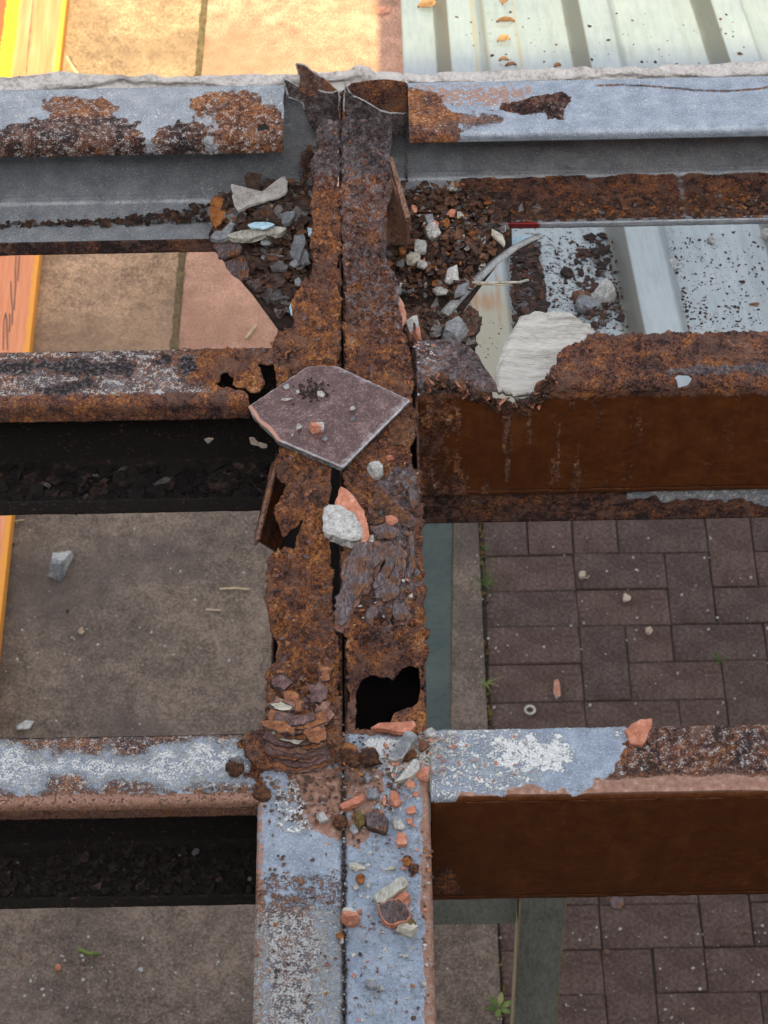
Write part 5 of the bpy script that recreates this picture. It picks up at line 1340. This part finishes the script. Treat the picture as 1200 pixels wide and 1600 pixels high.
prism('brick_shard', 'slender terracotta wedge lying across the seam in the litter', 'shard', [(530, 1257), (546, 1250), (571, 1241), (569, 1249), (552, 1257), (535, 1263)], .0008, .005, [T, T], G2, (0, .2), 24)
prism('slate_shard', 'broad grey slate piece with a dark front edge in the litter', 'shard', [(571, 1272), (584, 1264), (598, 1270), (608, 1281), (603, 1300), (588, 1296), (573, 1290)], .0008, .006, [M_PURPLE, M_FLAKE[0]], G2, (0, 0), 25)
prism('wood_block', 'weathered grey wooden block lying on the blue right half', 'block', [(584, 1399), (600, 1386), (626, 1370), (634, 1373), (638, 1381), (618, 1396), (601, 1409), (590, 1408)], .0008, .009, [M_WOOD, SD], G2, (0, .1), 26)
prism('tile_shard', 'purple brown tile shard with a terracotta edge near the bottom', 'shard', [(590, 1414), (604, 1408), (624, 1405), (634, 1414), (643, 1428), (636, 1438), (624, 1439), (606, 1442), (596, 1432)], .003, .007, [M_PURPLE, T], G2, (.05, .2), 27)
prism('brick_shard', 'flat terracotta flake lying on the bottom right purlin', 'shard', [(976, 1140), (988, 1130), (1001, 1124), (1019, 1122), (1020, 1132), (1012, 1150), (1004, 1162), (985, 1161)], .0005, .005, [T, T], G2, (0, .05), 28)
# right joint
prism('brick_shard', 'salmon terracotta slip tucked under the right edge of the twin beam', 'shard', [(619, 464), (624, 462), (632, 476), (634, 500), (628, 508), (622, 490)], -.020, .005, [T, T], G2, (0, 0), 29)
chunk('mortar_chunk', 'pink and white rounded chunk tucked beside the twin beam', 'chunk', 648, 514, 34, 40, 0, -.035, [MO, T], G2, 61, .5, (.7, -.7, .3))
G3 = 'pieces lying on the brown heap'
H3 = [('mortar_chunk', 'white lump in the upper middle of the brown heap', 675, 362, 26, 24, 0, MO), ('mortar_chunk', 'grey white lump topped by a terracotta chip on the heap', 670, 344, 22, 18, 0, GS), ('brick_chip', 'terracotta chip on the grey lump of the brown heap', 679, 351, 18, 8, -5, T),
      ('mortar_chunk', 'largest white lump at the left of the brown heap', 655, 387, 28, 24, -20, MO), ('mortar_chunk', 'square beige lump under the largest white lump', 645, 403, 26, 20, 0, SD), ('mortar_chunk', 'ragged pale lump lower left on the brown heap', 658, 412, 18, 16, 30, MO),
      ('stone_chip', 'pinkish pale stone near the front of the brown heap', 707, 432, 26, 22, -50, MO), ('stone_chip', 'bright white flat chip at the front of the brown heap', 688, 455, 26, 12, -5, MO), ('slate_chip', 'thin pale slate chip at the right edge of the heap', 777, 370, 14, 34, 30, SD),
      ('stone_chip', 'small cream chip at the top right of the heap', 719, 336, 15, 12, 0, SD), ('stone_chip', 'grey stone at the front right corner of the heap', 722, 452, 22, 26, -30, GS), ('brick_chip', 'small red chip high at the left of the heap', 647, 326, 12, 12, 0, T),
      ('stone_chip', 'grey crumbly lump at the left edge by the twin beam', 619, 453, 19, 16, 0, GS), ('rust_flake', 'dark upright flake near the purlin at the heap back', 706, 315, 14, 16, 40, M_FLAKE[1]), ('brick_chip', 'dull red lump at the left near the brown cleat', 628, 392, 14, 14, 0, M_FLAKE[3])]
for i, (nm, lb, px, py, w, h, rot, m) in enumerate(H3): chunk(nm, lb, nm.split('_')[-1], px, py, w, h, rot, ZG+.036 if py < 420 else ZG+.026, [m], G3, 90+i, .5)
chunk('slate_chunk', 'large grey crumbling stone in the gap above the torn flange', 'chunk', 712, 521, 46, 32, -15, ZG+.004, [GS, M_FLAKE[2]], G3, 120, .6, (.5, -.5, .3))
G4 = 'pieces lying on the dark heap left of the twin beam'
H4 = [([(361, 288), (366, 300), (388, 302), (420, 300), (432, 290), (440, 278), (446, 276), (450, 284), (448, 300), (436, 306), (420, 310), (392, 318), (370, 326), (364, 310)], .040, .004, M_FLASH, 'sealant_scrap', 'curled pale sealant scrap at the back of the dark heap'),
      ([(328, 370), (336, 360), (346, 360), (361, 346), (368, 350), (356, 370), (340, 373)], .036, .006, GS, 'slate_shard', 'pale grey splintered shard at the left of the dark heap'),
      ([(355, 368), (372, 362), (400, 356), (432, 352), (448, 354), (440, 362), (410, 366), (390, 372), (366, 373)], .038, .007, M_WOOD, 'wood_strip', 'long grey beige strip lying across the dark heap'),
      ([(388, 350), (398, 346), (418, 346), (430, 350), (420, 355), (392, 356)], .046, .003, M_BLUEBIT, 'paint_flake', 'pale blue paint flake resting on the long strip'),
      ([(333, 377), (350, 372), (372, 374), (378, 386), (374, 396), (350, 403), (341, 402)], .028, .004, M_PURPLE, 'rust_flake', 'large flat brown grey flake at the left corner of the heap'),
      ([(350, 410), (372, 398), (384, 404), (390, 420), (388, 432), (376, 436), (360, 424)], .020, .004, M_PURPLE, 'rust_flake', 'large pitted flake along the slanting edge of the plate'),
      ([(440, 338), (448, 330), (460, 328), (462, 334), (452, 346), (442, 349)], .040, .006, GS, 'slate_chip', 'small striped grey chip at the upper right of the heap'),
      ([(452, 392), (460, 368), (474, 366), (478, 380), (470, 398), (464, 412)], .034, .005, GS, 'slate_shard', 'tall dark slate shard beside the rusted edge'),
      ([(464, 408), (472, 384), (481, 392), (484, 408), (474, 414)], .030, .005, GS, 'slate_shard', 'bluish slate piece leaning on the tall slate shard'),
      ([(385, 438), (405, 434), (410, 448), (408, 456), (392, 446)], .014, .004, M_PURPLE, 'rust_flake', 'pinkish flake low on the slanting edge of the plate'),
      ([(408, 456), (420, 448), (438, 452), (444, 466), (428, 470), (412, 464)], .014, .006, M_FLAKE[2], 'rust_flake', 'rounded grey flake at the lower tip of the heap'),
      ([(422, 414), (436, 406), (452, 414), (448, 420), (426, 421)], .024, .004, M_FLAKE[2], 'rust_flake', 'flat grey flake in the middle of the dark heap'),
      ([(330, 312), (342, 306), (356, 314), (352, 340), (336, 352), (328, 338)], .026, .004, M_FLAKE[3], 'rust_flake', 'orange brown flake standing where the top left beam ends')]
for i, (p, dz, th, m, nm, lb) in enumerate(H4):
    prism(nm, lb, nm.split('_')[-1], p, ZG+dz-th, th, [m, m], G4, (.05*math.sin(i*2.), .08*math.cos(i)), 130+i, .001)
for i, (px, py, w, h, lb) in enumerate([(416, 379, 22, 8, 'white frosted flake in the middle of the dark heap'), (411, 402, 10, 7, 'tiny bright chip at the centre of the dark heap'), (460, 412, 16, 10, 'pale crumb below the tall slate shard'), (466, 440, 14, 14, 'pale chip beside the ragged rust edge'), (484, 362, 12, 16, 'blue white chip against the rusted edge'), (457, 482, 12, 22, 'blue white paint chip on the ragged left edge')]):
    chunk('mortar_chip', lb, 'chip', px, py, w, h, 0, ZG+.030 if i < 5 else -.008, [M_BLUEBIT if i > 3 else GS], G4, 160+i, .4)

# dark crust hanging along the tear of the middle right beam
rr = random.Random(77); V, Fc, MI = [], [], []
TEAR = [(668, 604), (690, 600), (712, 608), (735, 614), (752, 622), (772, 631), (800, 636), (830, 632), (846, 621), (858, 605), (868, 592)]
for i in range(420):
    k = rr.uniform(0, len(TEAR)-1.001); a, b = TEAR[int(k)], TEAR[int(k)+1]; u = k-int(k)
    p = aty(a[0]*(1-u)+b[0]*u+rr.gauss(0, 2.5), a[1]*(1-u)+b[1]*u+rr.gauss(-1, 5), Y_MIDR_F+rr.uniform(-.003, .004))
    add_flake(V, Fc, MI, p, rr.uniform(.001, .0048), rr.uniform(.0005, .002), 1.1, rr.choices((0, 1, 2), (5, 4, 1))[0], rr, rr.uniform(.4, 1))
tag(link('rust_crust', mesh_py('rust_crust', V, Fc, False, MI), [M_FLAKE[0], M_FLAKE[1], M_TERRA], P_MR), kind='stuff')
# pieces around the torn right flange and on the roof sheet
PB = xy([(772, 600), (775, 578), (784, 552), (794, 528), (806, 510), (812, 498), (824, 494), (838, 489), (858, 491), (884, 490), (902, 497), (922, 512), (932, 535), (920, 560), (890, 590), (860, 606), (828, 612), (800, 612), (780, 606)], -.034)
pa = math.radians(58); pc = PB.mean(0)
def pbpos(Sg, Tg):
    N = np.zeros(Sg.shape+(3,)); N[..., 2] = 1
    return np.stack([Sg, Tg, -.034+.05*(Tg-pc[1])+.004*fbm2(Sg, Tg, 14, 2, 3)], -1), N
def pbdisp(P, Sg, Tg):
    u = Sg*math.cos(pa)+Tg*math.sin(pa); v = -Sg*math.sin(pa)+Tg*math.cos(pa)
    e = sdist(Sg, Tg, PB); r = 1-np.abs(fbm2(u*.10, v, 170, 3, 7))*2
    return .0016*r*(.35+.65*sst(.020-e, 0, .02))+.0012*fbm2(u*.3, v, 60, 3, 8)-.002*sst(.004-e, 0, .004)
def pbm(Sc, Tc):
    u = Sc*math.cos(pa)+Tc*math.sin(pa); v = -Sc*math.sin(pa)+Tc*math.cos(pa); n = .0042*fbm2(u*.08, v, 190, 3, 9)
    return inpoly(Sc+n*math.cos(pa)+.0008*fbm2(Sc, Tc, 200, 3, 1), Tc+n*math.sin(pa)+.0008*fbm2(Sc, Tc, 200, 3, 2), PB)
b0 = PB.min(0)-.004; b1 = PB.max(0)+.004
tag(sheet('pale_board', np.arange(b0[0], b1[0], .0007), np.arange(b0[1], b1[1], .0007), pbpos, M_PALE, None, pbm, .005, pbdisp), 'torn pale splintered board lying behind the gap in the rusty flange', 'board')
st0, st1 = at(742, 441, ZG+.030), at(826, 438, ZG+.022)
def stick(name, label, pts, r, mat, cat, group=None, taper=1.0):
    pts = [np.array(p, float) for p in pts]; V, Fc = [], []; n = 7; c = pts[0]
    for i, p in enumerate(pts):
        d = (pts[min(i+1, len(pts)-1)]-pts[max(i-1, 0)]); d /= np.linalg.norm(d); u = np.cross(d, [0.1, .2, 1]); u /= np.linalg.norm(u); v = np.cross(d, u); rr_ = r*(1-(1-taper)*i/(len(pts)-1))
        for k in range(n): a = 6.283*k/n; V.append(p-c+rr_*(math.cos(a)*u+math.sin(a)*v*.7))
    for i in range(len(pts)-1):
        for k in range(n): j = (k+1) % n; Fc.append((i*n+k, i*n+j, (i+1)*n+j, (i+1)*n+k))
    Fc.append(tuple(range(n-1, -1, -1))); Fc.append(tuple((len(pts)-1)*n+k for k in range(n)))
    o = link(name, mesh_py(name, V, Fc, True), mat); o.location = c
    return tag(o, label, cat, group)
stick('wood_stick', 'thin pale stick sticking out over the ribbed roof sheet', [at(738, 441, ZG+.032), at(760, 442, ZG+.030), at(790, 441, ZG+.028), at(812, 441, ZG+.026), at(826, 437, ZG+.026)], .0016, M_WOOD, 'stick')
stick('wood_stick', 'second thin twig alongside the pale stick', [at(745, 444, ZG+.030), at(780, 445, ZG+.027), at(815, 441, ZG+.025)], .0010, M_STRAW, 'stick')
mst = stick('metal_strip', 'crumpled grey metal strip along the edge of the right plate', [at(694, 492, ZG+.004), at(720, 462, ZG+.004), at(752, 430, ZG+.004), (at(775, 408, ZG+.005)), at(806, 386, ZG+.006), at(830, 374, ZG+.008), at(846, 368, ZG+.010)], .0056, M_STRIP, 'metal strip', None, .55)
prism('paint_flake', 'sky blue scrap of sheet behind the crumpled strip', 'scrap', [(776, 402), (780, 384), (787, 392), (790, 360), (797, 372), (806, 368), (842, 367), (806, 386)], ZG-.012, .002, [M_BLUEBIT, M_BLUEBIT], None, (0, 0), 33, .0004)
G5 = 'bits lying on the ribbed roof sheet'
for i, (px, py, w, h, rot, m, nm, lb) in enumerate([(944, 468, 46, 34, 10, MO, 'mortar_chunk', 'grey white lump beside the dark flakes on the roof sheet'), (915, 482, 46, 26, -20, GS, 'slate_chip', 'pale grey piece behind the torn pale board'), (1047, 418, 16, 32, -25, MO, 'stone_chip', 'pale long stone lying against a roof rib'), (1110, 378, 14, 12, 20, MO, 'stone_chip', 'small triangular pale chip on the flat of the sheet'),
      (1195, 368, 16, 18, 0, MO, 'stone_chip', 'white stone at the right edge of the roof sheet'), (1179, 477, 22, 8, -8, M_FLAKE[1], 'rust_flake', 'brown flake alone at the right of the sheet'), (1160, 441, 13, 6, -10, M_FLAKE[0], 'rust_flake', 'small dark flake upper right on the sheet'), (886, 429, 24, 20, 20, M_FLAKE[0], 'rust_flake', 'large dark flake among crumbs left of the rib'), (921, 373, 26, 12, 0, M_FLAKE[0], 'rust_flake', 'dark flake just below the top right beam'),
      (966, 485, 18, 14, 0, M_FLAKE[0], 'rust_flake', 'dark flake right of the grey white lump'), (908, 470, 38, 24, -35, M_FLAKE[1], 'rust_flake', 'broad brown flake left of the grey white lump'), (908, 400, 30, 10, -6, M_FLAKE[1], 'rust_flake', 'flat brown flake between crumbs near the beam')]):
    chunk(nm, lb, nm.split('_')[-1], px, py, w, h, rot, -.5, [m], G5, 170+i, .3 if 'flake' in nm else .5, None, atroof)
def leaf(label, p, L, wd, rot, mat=M_LEAF, seed=0, group='dry leaves on sheet and slab'):
    rr = random.Random(seed); V, Fc = [], []
    n = 9
    for i in range(n):
        u = i/(n-1); w = wd*math.sin(math.pi*u)**.8*.5+.0004; z = .003*math.sin(u*3)*rr.uniform(.8, 1.2)
        V += [((u-.5)*L, -w, z+.004), ((u-.5)*L, 0, z), ((u-.5)*L, w, z+.004)]
        if i: a = 3*i; Fc += [(a-3, a, a+1, a-2), (a-2, a+1, a+2, a-1)]
    o = link('dry_leaf', mesh_py('dry_leaf', V, Fc, True), mat); o.location = p; o.rotation_euler = (0, 0, rot)
    return tag(o, label, 'leaf', group)
for i, (px, py, L, wd, r, lb) in enumerate([(668, 12, .030, .020, .2, 'broad tan leaf at the upper left of the sheet'), (790, 37, .027, .011, 0, 'tan oval leaf high on the sheet'), (787, 66, .020, .014, .3, 'orange brown leaf below the tan oval leaf'), (787, 98, .014, .007, 0, 'small brown leaf near the flashing'), (798, 106, .016, .006, .1, 'narrow orange leaf closest to the flashing'), (787, 7, .012, .012, 1.2, 'small leaf at the top edge of the photo'), (871, 108, .012, .008, .5, 'tiny leaf right of the others near the flashing')]):
    leaf(lb, atroof(px, py)+np.array([0, 0, .002]), L, wd, r, M_LEAF, i)
leaf('terracotta coloured leaf on the sunlit slab', at(600, 20, GZ)+np.array([0, 0, .004]), .045, .032, .4, M_TERRA, 20)

# things on the slab and the pavers
chunk('mortar_chunk', 'grey white broken mortar lump lying on the left slab', 'chunk', 97, 881, 46, 44, -35, GZ, [MO, GS], None, 201, .6, (-.6, -.8, .2))
chunk('mortar_chip', 'white flat chip on the slab near the bottom left beam', 'chip', 39, 1133, 32, 15, 20, GZ, [MO], None, 202, .3)
stick('twig', 'pale straw on the slab left of the ragged beam edge', [at(343, 920, GZ+.004), at(365, 919, GZ+.005), at(391, 921, GZ+.004)], .0028, M_STRAW, 'straw', 'straws lying on the slab')
stick('twig', 'short straw on the slab below the pale straw', [at(322, 952, GZ+.004), at(346, 954, GZ+.004)], .0022, M_STRAW, 'straw', 'straws lying on the slab')
stick('twig', 'long brown straw at the upper left of the near slab', [at(8, 816, GZ+.004), at(38, 812, GZ+.004)], .0020, M_STRAW, 'straw', 'straws lying on the slab')
stick('twig', 'pale straw on the reddish slab beside the heap', [at(384, 529, GZ+.004), at(400, 508, GZ+.005)], .0032, M_STRAW, 'straw', 'straws lying on the slab')
stick('twig', 'thin stick leaning beside the orange plank in the sun', [at(104, 88, GZ+.03), at(116, 108, GZ+.01), at(127, 122, GZ+.004)], .0050, M_STRAW, 'stick', 'straws lying on the slab')
stick('twig', 'olive leaf stalk on the bottom left of the slab', [at(122, 1482, GZ+.004), at(138, 1490, GZ+.006), at(156, 1490, GZ+.004)], .0042, M_GRASS, 'stalk', 'straws lying on the slab')
for i, (px, py, w, m, lb) in enumerate([(127, 986, 10, M_NUT, 'brown seed on the middle of the near slab'), (20, 851, 6, M_FLAKE[0], 'dark seed near the left edge of the slab'), (105, 955, 5, M_FLAKE[0], 'small dark seed above the brown seed'), (910, 898, 12, M_NUT, 'pale seed pod with a stalk on the pavers'), (979, 934, 12, M_NUT, 'yellowish seed pod on a paver joint'), (1014, 985, 12, M_NUT, 'round cream seed pod on the pavers'), (948, 1488, 11, M_NUT, 'reddish brown seed pod on a bottom paver joint'), (91, 1512, 11, M_TERRA, 'small terracotta bit on the bottom left slab'), (220, 1516, 8, M_MORTAR, 'white bit on the bottom left slab')]):
    chunk('seed_pod', lb, 'seed', px, py, w, w, 0, GZ, [m], 'seeds and bits on the ground', 210+i, .85)
prism('terracotta_shard', 'curved terracotta and white shard on a dark paver', 'shard', [(866, 1062), (872, 1061), (875, 1072), (876, 1086), (870, 1090), (865, 1080)], GZ, .008, [T, MO], None, (.3, 0), 215)
prism('leaf_disc', 'round purple grey leaf on the pavers under the bottom beam', 'leaf', [(952, 1404), (962, 1400), (974, 1403), (976, 1412), (968, 1420), (956, 1418)], GZ, .002, [M_PURPLE, M_PURPLE], None, (0, 0), 216)
V, Fc = [], []
for k in range(20):
    a = 6.283*k/20
    for rr_, z in ((.0075, .0), (.0075, .003), (.0125, .003), (.0125, .0)): V.append((rr_*math.cos(a), rr_*math.sin(a), z))
for k in range(20):
    j = (k+1) % 20
    for m in range(3): Fc.append((4*k+m, 4*j+m, 4*j+m+1, 4*k+m+1))
wsh = link('washer', mesh_py('washer', V, Fc), M_SAND); wsh.location = at(828, 1110, GZ); tag(wsh, 'small dusty washer lying on the pavers', 'washer')
def tuft(label, px, py, n, L, seed, spread=1.0, mat=M_GRASS):
    rr = random.Random(seed); V, Fc = [], []
    for i in range(n):
        a = rr.uniform(0, 6.283); l = L*rr.uniform(.45, 1.1); b = len(V)
        for k in range(6):
            u = k/5; r = l*u*spread; z = l*.55*math.sin(u*2.2); w = .0017*(1-u)+.0003; dx, dy = -math.sin(a)*w, math.cos(a)*w
            x, y = r*math.cos(a+.4*u), r*math.sin(a+.4*u)
            V += [(x-dx, y-dy, z), (x+dx, y+dy, z+.0005)]
            if k: q = b+2*k; Fc.append((q-2, q-1, q+1, q))
    o = link('grass_tuft', mesh_py('grass_tuft', V, Fc, True), mat); o.location = at(px, py, GZ)
    return tag(o, label, 'grass', 'weeds in the paving joints')
tuft('largest grass tuft in the joint beside the concrete strip', 756, 914, 12, .065, 1)
tuft('small grass tuft low in the joint beside the concrete strip', 760, 1068, 8, .035, 2)
tuft('green sprig between two pavers at the right', 1124, 1036, 5, .035, 3)
tuft('tiny moss tuft at the top of the strip joint', 758, 858, 6, .018, 4)
# broad-leaved weed
wd_ = thing('weed', at(780, 1576, GZ), 'small green weed growing in the joint beside the timber trestle', 'weed')
for i in range(6):
    a = i*1.05+.3; V = []; Fc = []
    for k in range(6):
        u = k/5; w = .0055*math.sin(math.pi*min(1, u*.95+.05))+.0004; r = .004+.024*u
        V += [(r*math.cos(a)-w*math.sin(a), r*math.sin(a)+w*math.cos(a), .004+.012*u), (r*math.cos(a)+w*math.sin(a), r*math.sin(a)-w*math.cos(a), .004+.012*u)]
        if k: q = 2*k; Fc.append((q-2, q-1, q+1, q))
    o = link('leaf', mesh_py('leaf', V, Fc, True), M_GRASS); o.parent = wd_
# moss in the joint between slab edge and pavers
rr = random.Random(30); V, Fc, MI = [], [], []
for i in range(420):
    y = rr.uniform(2.3, 3.75); r = rr.uniform(.0015, .006)
    if math.sin(y*9)+rr.uniform(-1, 1) < -.2: continue
    add_flake(V, Fc, MI, (.243+rr.gauss(0, .003), y, GZ-.004), r, r*.5, .6, rr.choice((0, 0, 1)), rr)
tag(link('joint_moss', mesh_py('joint_moss', V, Fc, False, MI), [M_MOSS, M_SOIL]), 'moss and dirt in the joint between slab and pavers', 'moss', kind='stuff')
